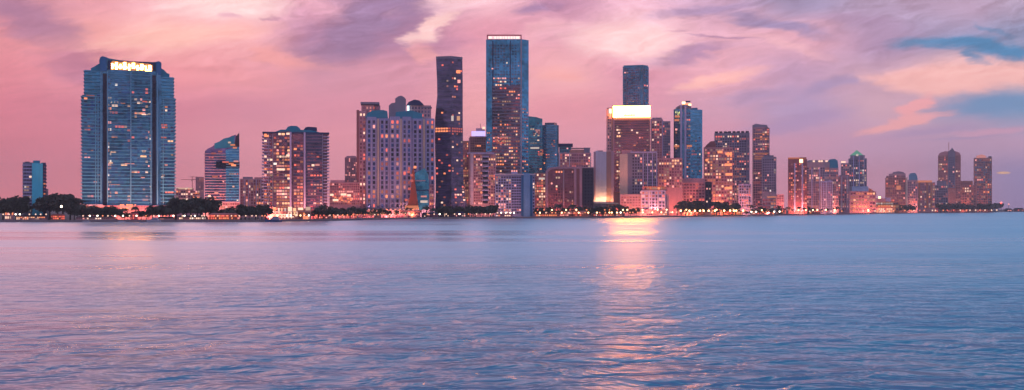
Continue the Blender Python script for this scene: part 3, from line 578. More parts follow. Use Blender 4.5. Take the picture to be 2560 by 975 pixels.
# 10
t = T('office_tower', 'brown office block with a violet lit roof edge, left of the tallest tower', 'office tower', 1200, 1560)
t.box('wall', 1174, 1232, 341, None, 'w_brown', 0, 24); t.box('roof_sign', 1179, 1213, 328, 340, 'sign_violet', 0, 2); t.box('lift_head', 1190, 1212, 320, 341, 'w_mauve', 6, 10)
t.box('antenna', 1200.5, 1201.6, 308, 320.4, 'w_maroon', 8, .6); t.box('window', 1206, 1213, 316, 322, 'lit_w2', 5, .4); t.windows(1175, 1214, 344, 385, 5.5, 6, .18, 'rpo', 'g_winred', .7, .6); t.finish()
t = T('apartment_tower', 'narrow tower with mixed yellow and red windows just right of the dark pinched tower', TW, 1167, 1480)
t.box('wall', 1157, 1177, 352, None, 'w_brown', 0, 18); t.box('corner_post', 1172, 1175, 345, None, 'w_pink', -1, 1.2); t.windows(1158, 1171, 356, 510, 4.6, 6.2, .5, 'royp', 'g_winred', .6, .6); t.finish()
t = T('apartment_tower', 'white edged tower with a column of round balconies in front of the tallest tower', TW, 1206, 1440)
t.box('wall', 1172, 1240, 385, None, 'w_mauve', 0, 22); t.box('roof_slab', 1168, 1236, 381, 385.4, 'w_lav', -2, 26); t.piers([1179.5], 383, 512, 'w_white', 7, 0, 3, 'corner_pier')
for j in range(10):
    yy = 392+j*12.0
    cx = t.lx(1213); n = 10; v = []; rr = 5.2
    for kz in (t.lz(yy+1.6), t.lz(yy-1.6)):
        for i in range(n+1): a = math.pi+math.pi*i/n; v.append((cx+rr*math.cos(a), rr*.8*math.sin(a)+.1, kz))
    f = [tuple(range(n+1))[::-1], tuple(range(n+1, 2*n+2))]+[(i, i+1, n+2+i, n+1+i) for i in range(n)]
    o = mesh_obj('balcony', v, f, 'w_lav', t.o)
t.windows(1207, 1220, 388, 510, 6.5, 12, 0.0, 'r', 'g_black', 1., .7, -.05); t.windows(1184, 1206, 388, 512, 5.5, 7, .40, 'rpow', 'g_winred', .6, .6); t.windows(1221, 1239, 388, 512, 5.5, 7, .4, 'rpoy', 'g_winred', .6, .6); t.finish()

# 11 tallest
t = T('office_tower', 'tallest tower of the skyline, blue glass with a pink outlined sign box on its roof', 'office tower', 1268, 1520)
t.plan('shaft', [(1215,3),(1303,-1),(1322,9),(1318,40),(1219,40)], 98, None, 'g_blue')
t.plan('lower_shaft', [(1230,2.0),(1300,-1.2),(1300,2),(1230,3)], 214, None, 'g_brown')
t.piers([1232, 1276], 102, 320, 'w_navy', 2.2, 1.0, 1.0); t.piers([1303], 98, 440, 'w_mauve', 2.6, -1, 1.0)
t.box('sign_box', 1217, 1304, 86, 98.3, 'w_red', 2, 8); t.box('sign_panel', 1220, 1301, 89.5, 97, 'sign_pink', 1.4, .7)
for a, b in ((1222,1229),(1236,1240),(1243,1246),(1249,1254),(1257,1260),(1263,1267),(1270,1274),(1277,1281),(1284,1287),(1290,1298)): t.box('letter', a, b, 91.2, 96.2, 'lit_c2', 1.0, .35)
t.slabs(1231, 1301, 216, 440, 8.2, 'w_slate', 1.2, 3, 2.4, 1.6, 'floor_band', 0)
t.windows(1232, 1300, 192, 440, 5.6, 8.2, .16, 'wpory', ('g_win', 'g_brown', 'g_dark', None), .7, .42, -1.5, warm=.8); t.windows(1220, 1300, 110, 190, 7, 7, .03, 'wpc', ('g_win', 'g_brown', 'g_dark', None), .5, .4, -.6)
t.windows(1305, 1321, 260, 440, 5, 8.2, .2, 'rop', ('g_win', 'g_brown', 'g_dark', None), .6, .42, 0, pt=8, warm=.5)
t.windows(1217, 1230, 320, 440, 5, 8.2, .2, 'rop', ('g_win', 'g_brown', 'g_dark', None), .6, .42, 2.4, warm=.5)
t.cluster(1238, 1270, 342, 357, ['lit_o1','lit_r2','lit_r1','lit_p1'], -1.9, 6, 3.6); t.finish()

# 12
t = T('apartment_tower', 'short lavender tower with a bright sky blue vertical slab at its right end', TW, 1288, 1435)
t.box('wall', 1237, 1337, 437, None, 'w_greyblue', 0, 22); t.box('roof_slab', 1236, 1339, 434.5, 437.4, 'w_white', -1.5, 25); t.box('lift_head', 1278, 1294, 429, 434.8, 'w_lav', 4, 10)
t.box('stair_slab', 1309, 1325, 433.5, None, 'w_sky', -2.5, 3.0); t.box('painted_recess', 1303, 1309.5, 438, 540, 'w_deepblue', -.4, .6); t.box('painted_recess', 1325, 1331, 438, 540, 'w_deepblue', -.4, .6)  # flat strips in darker blue laid over the wall beside the slab
t.windows(1239, 1278, 440, 535, 6.2, 7, .34, 'rpow', 'g_win', .6, .62, warm=.4); t.windows(1279, 1303, 440, 535, 5.6, 7, .09, 'rp', 'g_win', .7, .6); t.windows(1331, 1337, 440, 535, 5, 8, .35, 'wop', 'g_win', .6, .6)
t.slabs(1279, 1302, 440, 535, 7, 'w_lav', 0, 2, 1.0, .6, side=0); t.finish()

# 13
t = T('office_tower', 'teal glass tower touching the right side of the tallest tower', 'office tower', 1340, 1620)
t.plan('shaft', [(1320,0),(1356,3),(1354,26),(1322,26)], 296, None, 'g_teal'); t.prism('roof_wedge', [(1320,297),(1320,290),(1340,292),(1356,297)], 'g_teal', 3, 20)
t.windows(1324, 1355, 305, 440, 6, 7, .13, 'orpw', ('g_win', 'g_teal', 'g_mid', 'g_winblue', None), .7, .5, .8); t.slabs(1321, 1355, 345, 440, 7, 'w_slate', 0.8, 2, .9, .8, 'floor_band', 0); t.box('window', 1326, 1348, 368, 372, 'lit_c1', -.3, .3); t.cluster(1334, 1350, 324, 342, ['lit_p1','lit_w1','lit_r0'], -.3, 5, 4.5); t.cluster(1345, 1358, 374, 392, ['lit_r1','lit_o1','lit_r2'], -.3, 6, 4); t.finish()
t = T('office_tower', 'slate grey round cornered tower two right of the tallest tower', 'office tower', 1376, 1640)
t.plan('shaft', [(1354,4),(1366,0),(1384,0),(1393,3),(1397,10),(1396,28),(1356,28)], 312, None, 'g_mid'); t.plan('crown', [(1362,6),(1370,3),(1386,3),(1392,8),(1390,20),(1362,20)], 306, 313, 'w_slate')
t.windows(1358, 1392, 318, 440, 5.6, 7, .08, 'orp', None, .6, .5, -.2); t.cluster(1375, 1388, 350, 368, ['lit_r1','lit_r0','lit_o0'], -.5, 5, 4.5); t.slabs(1360, 1390, 315, 440, 7, 'w_slate', .5, 2, 1.0, .6, 'floor_band', 0); t.finish()
t = T('office_block', 'teal block with a flat black overhanging roof behind the pink hotel', 'office block', 1416, 1700)
t.box('wall', 1398, 1428, 366, None, 'w_teal', 0, 20); t.box('roof_slab', 1394, 1432, 359, 366.3, 'w_navy', -2, 24); t.windows(1399, 1427, 368, 400, 6, 6, .15, 'rp', 'g_win', .6, .5); t.finish()
# 14
t = T('apartment_tower', 'pink block with white end piers and a grey roof pavilion above the maroon block', TW, 1440, 1540)
t.box('wall', 1397, 1478, 382, None, 'w_pink', 0, 22); t.box('upper_wall', 1424, 1475, 374, 382.4, 'w_brown', 2, 18); t.box('roof_pavilion', 1460, 1475, 369, 382, 'w_slate', 1, 10); t.box('roof_slab', 1428, 1476, 369, 371, 'w_mauve', 4, 14)
t.windows(1400, 1476, 384, 420, 6, 7, .42, 'rpow', 'g_winred', .6, .6); t.piers([1399, 1424, 1476], 382, 430, 'w_white', 2.5, 0, 1.2); t.finish()
t = T('apartment_block', 'block with crowded yellow and orange windows between the lavender tower and the maroon block', 'apartment block', 1350, 1480)
t.box('wall', 1335, 1370, 432, None, 'w_brown', 0, 18); t.windows(1336, 1369, 434, 515, 5.2, 6.6, .55, 'royw', 'g_winred', .65, .6, warm=.2); t.box('window', 1347, 1362, 444, 449, 'lit_c1', -.4, .3); t.finish()
t = T('apartment_tower', 'dark maroon tower framed by a pink edge, with a near black end wall', TW, 1424, 1475)
t.box('wall', 1368, 1456, 422, None, 'w_maroon', 0, 24); t.prism('frame', [(1364,524),(1364,428),(1374,419),(1398,416),(1456,416),(1456,421),(1398,421.5),(1377,424),(1370,430),(1370,524)], 'w_pink', -1.2, 3)
t.box('end_wall', 1455, 1484, 420, None, 'w_dark', 1, 22); t.piers([1438, 1452], 418, 524, 'w_pink', 6, 0, 2.2); t.piers([1409], 424, 515, 'w_mauve', 3, 0, 1); t.box('roof_slab', 1454, 1485, 417.5, 420.3, 'w_mauve', 0, 24)
t.windows(1376, 1407, 426, 520, 6.5, 7.4, .11, 'wpro', 'g_winred', .6, .6); t.windows(1412, 1434, 426, 520, 6, 7.4, .11, 'wpro', 'g_winred', .6, .6); t.windows(1460, 1482, 425, 515, 7, 8, .0, 'r', 'g_black', .5, .5, 1); t.finish()
# 15
t = T('hotel_tower', 'plain pale pink tower washed by golden uplights at its foot', 'hotel tower', 1508, 1500)
t.box('wall', 1484, 1516, 379, None, 'w_white', 0, 20); t.box('corner_strip', 1516, 1528, 379, None, 'w_brown', .6, 18); t.box('wall_strip', 1528, 1534, 377, None, 'w_pink', 0, 19); t.box('roof_block', 1493, 1508, 375.5, 379.3, 'w_mauve', 4, 10); t.piers([1487], 380, 500, 'w_pink', 4, 0, .7)
t.box('canopy', 1482, 1546, 507, 510, 'w_cream', -7, 7.5)
t.finish()
# 16
t = T('office_tower', 'dark slab tower standing behind the huge lit white sign', 'office tower', 1590, 1800)
t.plan('shaft', [(1557,0),(1608,-3),(1622,9),(1619,34),(1560,34)], 166, None, 'g_mid'); t.plan('crown', [(1559,3),(1607,0),(1620,9),(1616,30),(1562,30)], 162.5, 168, 'w_teal')
t.slabs(1558.5, 1606, 170, 266, 6.4, 'w_slabdark', -.4, 3, 1.9, .7, 'floor_band', 0); t.piers([1608], 168, 270, 'w_slate', 1.8, -3, .5); t.piers([1566, 1598], 170, 268, 'w_slate', 1.4, -1, 2); t.windows(1560, 1606, 172, 262, 6, 6.4, .02, 'rp', ('g_winred', 'g_brown', 'g_win', None), .6, .5, -2.4); t.windows(1609, 1621, 172, 262, 5, 6.4, .06, 'rp', ('g_winred', 'g_brown', 'g_win', None), .6, .5, -2.8, pt=8.5); t.finish()
t = T('office_tower', 'brown tower topped by a huge glaring white sign band', 'office tower', 1573, 1680)
t.plan('shaft', [(1533,-2),(1626,-2),(1626,26),(1520,26),(1517,8)], 268, None, 'w_brown'); t.box('glass_face', 1536, 1623, 302, 480, 'g_brown', -2.6, .9)
t.box('sign', 1533, 1625, 265.5, 293, 'sign_white', -3.6, 1.3); t.box('sign_base_light', 1534, 1627, 292.6, 298, 'lit_o2', -3.4, 1.2); t.box('logo_box', 1559, 1590, 286, 290.5, 'w_mauve', -4.3, .9)
for a in (1548, 1563.5, 1579, 1594.5, 1610): t.box('sign_mullion', a-.35, a+.35, 265.3, 293, 'w_mauve', -3.95, .3)
t.box('sign_cap', 1531, 1627, 263.6, 265.6, 'w_brown', -4.2, 6)
t.box('sign_side', 1522, 1531, 271, 283, 'lit_c2', .3, .4); t.box('side_wall', 1516, 1533, 272, None, 'w_mauve', 1.0, 24); t.windows(1519, 1532, 288, 375, 5, 7, .4, 'pwpc', 'g_win', .6, .6, .9)
t.slabs(1536, 1623, 305, 480, 6.3, 'w_maroon', -2.4, 2, .7, .9, 'floor_band', 0); t.windows(1538, 1622, 304, 480, 6.4, 6.3, .07, 'owrp', None, .7, .55, -3.4, warm=.5); t.windows(1541, 1552, 305, 480, 6, 8, .5, 'wcy', None, .8, .5, -3.6); t.piers([1534.5], 298, 480, 'w_pink', 3, -2, 1); t.finish()
# 17
t = T('apartment_tower', 'blue grey block with a blank salmon end wall below the glaring sign tower', TW, 1595, 1640)
t.box('wall', 1568, 1643, 382, None, 'w_slate', 0, 22); t.box('end_wall', 1549, 1569, 385, None, 'w_cream', -1.5, 20); t.box('roof_block', 1555, 1580, 375, 386, 'w_pink', 1, 14); t.box('roof_slab', 1576, 1643, 379, 382.4, 'w_lav', -1.5, 24)
t.windows(1580, 1606, 385, 485, 6, 7.6, .22, 'wprc', 'g_win', .6, .6); t.piers([1608, 1619, 1631, 1642], 383, 490, 'w_lav', 2.4, 0, 1.5); t.windows(1609, 1641, 385, 485, 5.6, 7.6, .12, 'rpw', 'g_win', .6, .6); t.finish()
t = T('apartment_block', 'low salmon block with a long orange lit roof terrace below the white sign tower', 'apartment block', 1606, 1600)
t.box('wall', 1550, 1672, 486, None, 'w_mauve', 0, 20); t.box('wing', 1603, 1664, 476, None, 'w_lav', -2, 18); t.windows(1604, 1663, 478, 535, 8, 8.5, .32, 'rpwo', 'g_win', .65, .62, -2); t.windows(1552, 1602, 490, 530, 7, 7, .34, 'rpo', 'g_winred', .6, .5)
t.box('terrace', 1610, 1664, 466, 470, 'w_orange', -1, 12); t.windows(1610, 1664, 466, 476, 7, 9, .8, 'oow', 'g_winred', .7, .5, -1.2); t.box('penthouse', 1606, 1668, 466, 477, 'w_rose', 1, 14); t.piers([1604, 1624, 1644, 1662], 477, 530, 'w_white', 2.2, -2, 1); t.finish()
# 18
t = T('apartment_tower', 'slender pink tower with a grey right half, right of the glaring sign tower', TW, 1651, 1760)
t.box('wall', 1627, 1656, 297, None, 'w_pink', 0, 20); t.box('side_wall', 1656, 1676, 303, None, 'w_slate', 1, 20); t.box('roof_block', 1631, 1654, 293.5, 297.3, 'w_slate', 3, 12)
t.windows(1629, 1655, 302, 460, 6, 6.4, .30, 'rprw', 'g_winred', .6, .6); t.windows(1657, 1675, 306, 460, 5, 6.4, .14, 'rp', 'g_win', .6, .6, 1); t.piers([1657], 299, 460, 'w_lav', 2, 0, 1); t.finish()
t = T('apartment_block', 'orange windowed block at the foot of the rounded blue tower', 'apartment block', 1664, 1665)
t.box('wall', 1645, 1706, 395, None, 'w_rose', 0, 20); t.windows(1647, 1705, 398, 470, 6.4, 7, .50, 'oywrp', 'g_winred', .6, .62); t.finish()
# 19
t = T('apartment_tower', 'rounded blue tower with twin pale fins and a glowing roof beacon', TW, 1720, 1755)
t.plan('shaft', [(1684,8),(1688,2),(1700,0),(1726,0),(1726,24),(1688,24)], 272, None, 'g_mid'); t.plan('shaft_right', [(1724,1),(1750,3),(1756,8),(1756,24),(1726,24)], 274, None, 'g_blue')
t.prism('curved_head', [(1686,275),(1690,268),(1698,263),(1712,261),(1726,264),(1732,275)], 'w_slate', 2, 16); t.box('roof_block', 1730, 1744, 269, 276, 'w_deepblue', 5, 12)
t.piers([1703, 1713.5], 262, 448, 'w_lav', 4.5, 0, 3, 'fin'); t.box('beacon', 1705, 1728, 257, 262.5, 'lit_o2', 6, 6); t.box('beacon_lamp', 1705, 1713, 253.5, 259, 'beacon', 5, 2); t.box('beacon_cap', 1714, 1726, 251, 254, 'w_navy', 6, 6); t.box('beacon_lamp', 1721, 1728, 259, 263, 'beacon', 4, 2)
t.windows(1687, 1701, 280, 445, 6, 8, .24, 'oprw', 'g_win', .7, .55, 1.0); t.windows(1716, 1726, 280, 445, 5, 8, .30, 'orpw', 'g_win', .8, .5, -.1); t.slabs(1728, 1752, 280, 440, 8, 'w_blue', 1.8, 3, .6, .5, 'floor_band', 0); t.windows(1728, 1752, 340, 440, 5, 8, .10, 'wrp', ('g_win', 'g_teal', 'g_mid', 'g_winblue', None), .6, .45, 1.3)
for a, b, y in ((1687,1699,291),(1686,1698,365),(1717,1730,365),(1686,1698,300)): t.box('window', a, b, y-2.5, y+2.5, 'lit_o1', -.4, .3)
t.finish()
# 20
t = T('apartment_block', 'long low rose block with a dark end bay below the rounded blue tower', 'apartment block', 1722, 1700)
t.box('wall', 1668, 1778, 455, None, 'w_rose', 0, 22); t.box('upper_floor', 1690, 1762, 446, 455.4, 'w_pink', 3, 16); t.box('dark_bay', 1763, 1779, 455, 520, 'w_dark', -1, 4); t.windows(1670, 1762, 458, 518, 7.5, 8, .22, 'rpwo', 'g_winred', .7, .6, warm=.3); t.windows(1764, 1778, 460, 516, 7, 8, .25, 'wp', 'g_black', .5, .5, -1.1); t.slabs(1670, 1760, 456, 518, 8, 'w_mauve', 0, 2, .8, .6, side=0); t.finish()
# 21
t = T('apartment_tower', 'wide dark flat roofed tower with a toothed cornice', TW, 1830, 1865)
t.box('wall', 1786, 1874, 332, None, 'w_slate', 0, 24)
for i in range(8): t.box('merlon', 1787+i*11, 1795+i*11, 328, 332.4, 'w_dark', 0, 20)
t.windows(1788, 1872, 338, 520, 6, 6.2, .30, 'rpowr', 'g_win', .62, .6, warm=.3); t.piers([1836, 1868], 334, 520, 'w_slate', 3, 0, 1.4); t.finish()
t = T('apartment_tower', 'rose tower crowded with orange windows, dark peaked roof, left of the toothed dark tower', TW, 1796, 1795)
t.box('wall', 1759, 1832, 368, None, 'w_rose', 0, 22); t.prism('roof', [(1760,369),(1768,360),(1776,353),(1786,352),(1790,362),(1790,369)], 'w_maroon', 2, 14); t.windows(1761, 1831, 371, 515, 7.2, 7.4, .46, 'oowrpy', 'g_winred', .62, .6, warm=.2)
for a, b, y in ((1794,1806,380),(1814,1830,385),(1812,1830,412),(1814,1831,436),(1764,1770,400),(1812,1830,470)): t.box('window', a, b, y-3, y+3, 'lit_o2', -.5, .3)
t.finish()
t = T('apartment_tower', 'narrow lavender tower at the lower right of the toothed dark tower', TW, 1862, 1835)
t.box('wall', 1846, 1878, 460, None, 'w_lav', 0, 18); t.windows(1848, 1877, 463, 518, 6, 7, .28, 'rpo', 'g_win', .6, .6); t.finish()
# 22
t = T('apartment_tower', 'tall stepped mauve tower with horizontal lit bands, left of the wide gap of sky', TW, 1903, 1965)
t.box('wall', 1881, 1924, 320, None, 'w_mauve', 0, 22); t.prism('roof', [(1881,321),(1881,312),(1890,309),(1902,311),(1916,312),(1922,321)], 'w_grey', 2, 16); t.box('shaft', 1884, 1912, 318, 524, 'w_pink', -1.5, 5)
t.windows(1883, 1923, 322, 520, 5.4, 6, .30, 'rporw', 'g_win', .62, .55, -1.6); 
for y in (334, 345, 384, 392, 397): t.box('window', 1886, 1921, y-1.5, y+1.5, 'lit_o0', -2, .3)
t.slabs(1883, 1923, 320, 520, 6, 'w_mauve', -1.2, 2, .9, .5, side=.4); t.finish()
t = T('apartment_tower', 'lower grey violet tower attached at the right of the tall stepped mauve tower', TW, 1924, 1930)
t.box('wall', 1904, 1941, 392, None, 'w_grey', 0, 18); t.box('roof_block', 1912, 1934, 388, 392.3, 'w_slate', 3, 12); t.windows(1906, 1940, 396, 480, 5.6, 6.4, .22, 'rpcw', 'g_win', .6, .6); t.windows(1906, 1940, 496, 522, 7, 8, .5, 'cwro', 'g_winred', .7, .6); t.box('lit_band', 1918, 1940, 491, 494, 'lit_o1', -.4, .3); t.finish()
t = T('apartment_block', 'small faint pink block alone in the sky gap', 'apartment block', 1950, 2050)
t.box('wall', 1941, 1960, 486, None, 'w_pink', 0, 14); t.windows(1942, 1959, 488, 522, 5, 6, .18, 'rp', 'g_winred', .5, .5); t.finish()
# 24
t = T('apartment_tower', 'maroon tower with an orange rimmed flat top, leftmost of the right hand cluster', TW, 1993, 2140)
t.box('wall', 1970, 2018, 398, None, 'w_maroon', 0, 22); t.box('crown_rim', 1970, 2016, 393.5, 398.3, 'w_orange', -.6, 22); t.box('crown_light', 1999, 2007, 398, 407, 'beacon', -.8, .4); t.box('rim_light', 1971, 1998, 394, 396, 'lit_o1', -1.0, .4); t.piers([1987, 2006], 408, 530, 'w_lav', 4, 0, 1.5)
t.windows(1972, 2017, 408, 528, 5, 5.8, .32, 'ropr', 'g_winred', .6, .6); t.finish()
t = T('apartment_tower', 'mauve tower with a row of roof lights in the right hand cluster', TW, 2045, 2290)
t.box('wall', 2015, 2074, 405, None, 'w_mauve', 0, 22); t.box('roof_block', 2020, 2062, 400, 405.3, 'w_grey', 3, 14); t.windows(2017, 2073, 418, 525, 5.4, 5.8, .30, 'rpow', 'g_win', .6, .6)
for a in (2032, 2046, 2052, 2064): t.box('roof_light', a, a+5, 401, 405, 'lit_w2', -.5, .5)
t.piers([2030, 2049], 420, 525, 'w_lav', 2.5, 0, 1.4); t.finish()
t = T('apartment_tower', 'teal topped round shouldered tower in the right hand cluster', TW, 2083, 2340)
t.box('wall', 2070, 2096, 420, None, 'w_mauve', 0, 18); t.prism('rounded_head', [(2070,421),(2070,402),(2075,398),(2088,397),(2094,402),(2096,421)], 'w_teal', 1, 16); t.windows(2071, 2095, 424, 525, 5, 5.8, .24, 'rpw', 'g_win', .6, .6); t.finish()
t = T('apartment_tower', 'pale lavender slab in front of the right hand cluster', TW, 2064, 2260)
t.box('wall', 2052, 2082, 452, None, 'w_lav', 0, 16); t.windows(2054, 2081, 455, 525, 5.2, 6, .22, 'rp', 'g_winred', .55, .6); t.piers([2053, 2066, 2081], 453, 525, 'w_white', 2.2, 0, 1.2); t.finish()
t = T('apartment_tower', 'narrow white pillared tower left of the green pyramid tower', TW, 2100, 2370)
t.box('wall', 2084, 2122, 440, None, 'w_pink', 0, 16); t.windows(2086, 2121, 443, 525, 5, 6, .36, 'rpwo', 'g_winred', .55, .6); t.piers([2090, 2104, 2118], 441, 525, 'w_white', 2, 0, 1.2); t.finish()
t = T('apartment_tower', 'violet tower with a small lit rooftop, just left of the green pyramid tower', TW, 2112, 2440)
t.box('wall', 2102, 2124, 408, None, 'w_mauve', 0, 16); t.box('crown_light', 2103, 2114, 403, 407, 'lit_w2', -.3, 2); t.windows(2103, 2123, 411, 470, 5, 5.6, .22, 'rpw', 'g_win', .55, .6); t.finish()
# 25
t = T('apartment_tower', 'tower crowned by a glowing green pyramid roof', TW, 2146, 2690)
t.box('wall', 2121, 2167, 396, None, 'w_slate', 0, 22); t.prism('upper_wall', [(2126,397),(2126,388),(2162,388),(2162,397)], 'w_grey', 1, 18)
cx = t.lx(2142); r = t.lx(2160)-t.lx(2124); zb = t.lz(389); zt = t.lz(374)
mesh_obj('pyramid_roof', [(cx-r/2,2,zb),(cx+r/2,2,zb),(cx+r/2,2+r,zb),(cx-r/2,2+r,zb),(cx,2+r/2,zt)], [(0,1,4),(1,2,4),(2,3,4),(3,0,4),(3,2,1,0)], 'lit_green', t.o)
t.box('roof_light', 2140, 2146, 385, 390, 'lit_c1', .3, .6); t.windows(2123, 2166, 399, 466, 5.4, 6, .26, 'rpwc', 'g_win', .6, .6); t.piers([2134, 2148], 390, 466, 'w_lav', 2.6, 0, 1.3); t.piers([2160], 392, 466, 'w_white', 2, 0, 1); t.finish()
# 26
t = T('pavilion', 'stepped orange lit building under a pale blue flat roof, below the green pyramid tower', 'pavilion', 2158, 2620)
t.box('wall', 2124, 2190, 478, None, 'w_rose', 0, 20); t.box('roof_slab', 2130, 2171, 466, 478.4, 'w_sky', -2, 22); t.prism('side_roof', [(2170,486),(2172,470),(2180,474),(2192,486)], 'w_orange', 0, 16); t.windows(2126, 2188, 480, 528, 7, 7.5, .62, 'oory', 'g_winred', .75, .55, warm=.1); t.finish()
t = T('pavilion', 'low blazing orange waterfront restaurant between the pavilion and the brown stepped block', 'restaurant', 2212, 2810)
t.box('wall', 2180, 2248, 504, None, 'w_orange', 0, 16); t.box('upper_floor', 2190, 2214, 496, 504.4, 'w_rose', 2, 10); t.windows(2182, 2246, 505, 527, 6.4, 6.6, .75, 'ooywc', 'g_winred', .75, .6); t.box('roof_sign', 2196, 2202, 491, 496.3, 'beacon', 2, 1); t.box('roof_tank', 2211, 2227, 494, 504.3, 'w_lav', 3, 8); t.finish()
# 27
t = T('apartment_tower', 'brown stepped block with a grey arched head, right of the orange restaurant', TW, 2240, 2960)
t.box('wall', 2213, 2268, 444, None, 'w_brown', 0, 22); t.box('upper_wall', 2222, 2264, 434, 444.4, 'w_mauve', 2, 18); t.prism('arched_head', [(2230,435),(2233,430),(2246,428),(2258,430),(2264,435)], 'w_grey', 3, 14); t.box('edge_strip', 2264.5, 2269, 444, None, 'w_cream', -1, 3)
t.windows(2215, 2263, 438, 522, 5.4, 6, .30, 'ropr', 'g_winred', .6, .6); t.box('window', 2241, 2252, 464, 474, 'lit_o1', -.4, .3); t.finish()
t = T('apartment_tower', 'mauve tower with a blue domed top beside the brown stepped block', TW, 2280, 3050)
t.box('wall', 2269, 2294, 450, None, 'w_mauve', 0, 18); t.prism('dome', [(2272,451),(2272,438),(2276,433),(2288,432),(2293,440),(2294,451)], 'w_blue', 1, 14); t.windows(2270, 2293, 454, 520, 5, 6, .22, 'rpo', 'g_win', .6, .6); t.finish()
t = T('apartment_tower', 'short orange topped block with bright yellow side lights, left of the thin spired tower', TW, 2318, 3120)
t.box('wall', 2293, 2338, 456, None, 'w_rose', 0, 18); t.box('crown_light', 2294, 2330, 451, 456, 'lit_o1', -.3, 2); t.piers([2298, 2318, 2328], 456, 520, 'w_orange', 3.4, 0, 1.2); t.windows(2295, 2337, 458, 520, 5, 6, .45, 'orwy', 'g_winred', .6, .6); t.finish()
# 28
t = T('apartment_tower', 'tall brick red tower with a pointed grey spine and tiny spire, near the right end', TW, 2373, 3340)
t.box('wall', 2345, 2402, 388, None, 'w_brown', 0, 22); t.prism('roof', [(2345,389),(2349,382),(2362,378),(2388,378),(2399,382),(2402,389)], 'w_rose', 1, 18); t.prism('spine', [(2370,470),(2370,380),(2377,374),(2380,369),(2384,374),(2388,382),(2388,470)], 'w_slate', -2, 8)
t.box('spire', 2371.5, 2372.8, 356, 379, 'w_orange', 4, 1); t.windows(2346, 2369, 390, 520, 5, 6, .24, 'ropw', 'g_winred', .6, .55); t.windows(2389, 2401, 390, 520, 5, 6, .24, 'ropw', 'g_winred', .6, .55); t.windows(2372, 2386, 392, 468, 5, 6, .16, 'rp', 'g_win', .6, .55, -2); t.finish()
t = T('apartment_block', 'blue grey block at the left foot of the brick red spired tower', 'apartment block', 2352, 3250)
t.box('wall', 2334, 2370, 462, None, 'w_slate', 0, 16); t.box('upper_wall', 2342, 2366, 452, 462.4, 'w_slate', 2, 12); t.windows(2336, 2369, 464, 518, 5.4, 6, .16, 'wrp', 'g_black', .6, .6); t.finish()
t = T('apartment_block', 'low brick red block between the spired tower and the red crowned tower', 'apartment block', 2412, 3420)
t.box('wall', 2369, 2442, 462, None, 'w_brown', 0, 18); t.box('upper_wall', 2398, 2432, 452, 462.4, 'w_brown', 2, 14); t.windows(2371, 2440, 455, 520, 6, 6.4, .26, 'roprw', 'g_winred', .55, .55); t.finish()
# 29
t = T('apartment_tower', 'slate tower with a red glowing crown, last tower on the right', TW, 2458, 3570)
t.box('wall', 2435, 2480, 394, None, 'w_brown', 0, 20); t.box('side_wall', 2434, 2447, 396, None, 'w_brown', -.8, 18); t.prism('crown', [(2440,395),(2442,389),(2454,386),(2464,389),(2466,395)], 'lit_p1', 0, 10); t.box('crown_post', 2471, 2479, 391, 394.5, 'w_navy', 1, 14)
t.windows(2437, 2479, 397, 520, 5.2, 6, .17, 'rpwo', ('g_mid','g_win','g_winred'), .6, .6, -.9); t.finish()

# ------------------------------------------------------------------ small waterfront buildings, boat house, lamps
def low(label, cat, x0, x1, yt, Yo, mat, lit, pal='orpw', name='waterfront_building', rm='w_dark', yb=None):
    pc = (x0+x1)/2; t = T(name, label, cat, pc, DS(x1)+Yo)
    yb = yb or HY+(CAMZ-GZ-.3)/t.Y*F
    t.box('wall', x0, x1, yt, None, mat, 0, 10)
    t.prism('roof', [(x0-1.2, yt+.3), (x0+(x1-x0)*.12, yt-3.2), (x1-(x1-x0)*.12, yt-3.2), (x1+1.2, yt+.3)], rm, -1, 12)
    t.hot = True; t.windows(x0, x1, yt+.8, yb-1, 5.2, max(4.0, (yb-yt)/2.0), min(.9, lit*1.25), pal, 'g_winred', .65, .6); t.finish()
low('red lit boathouse under the round tree right of the slim blue tower', 'boathouse', 127, 162, 538, 12, 'w_orange', .6, 'ror', rm='w_maroon')
low('small pink gabled house at the extreme left shore', 'house', 12, 34, 529, 20, 'w_pink', .5, 'opw')
low('row of shore cabins with bright bulbs at the foot of the slim blue tower', 'cabin row', 40, 118, 541, 8, 'w_mauve', .6, 'wyow')
low('dim violet quay building in front of the broad blue tower at its left', 'quay building', 190, 290, 543, 10, 'w_mauve', .16, 'pwc')
low('tiny red lit kiosk in front of the broad blue tower', 'kiosk', 326, 346, 535, 8, 'w_red', .7, 'rr', rm='w_red')
low('purple quay shed with a lit lamp row, right of the broad blue tower', 'quay shed', 394, 436, 545, 8, 'w_mauve', .2, 'pc')
low('long boardwalk building with a dotted row of bulbs below the big square tree mass', 'boardwalk', 442, 520, 542, 6, 'w_brown', .5, 'wcw')
low('red lit restaurant terrace on the shore below the swoop roofed tower', 'restaurant', 521, 598, 536, 8, 'w_orange', .62, 'rorp', rm='w_rose')
low('brown shore house right of the cream arcade', 'house', 786, 824, 536, 20, 'w_brown', .35, 'orp')
low('rose shore house with a pale roof left of the pink terrace', 'house', 832, 892, 534, 20, 'w_rose', .42, 'ropw', rm='w_rose')
low('navy boat shed below the small blue glass block', 'boat shed', 1054, 1096, 534, 10, 'w_navy', .16, 'wp', rm='w_navy')
low('long navy blue quay hall below the dark pinched tower', 'quay hall', 1098, 1164, 532, 10, 'w_navy', .14, 'pw', rm='w_navy')
low('brightly lit white pavilion left of the lavender tower foot', 'pavilion', 1240, 1282, 536, -6, 'w_pink', .7, 'wowc', rm='w_rose')
low('orange lit shore shops right of the lavender tower foot', 'shops', 1340, 1398, 535, 15, 'w_orange', .6, 'orow', rm='w_maroon')
low('orange gabled pavilion below the maroon framed tower', 'pavilion', 1400, 1470, 530, 15, 'w_orange', .55, 'orp', rm='w_rose')
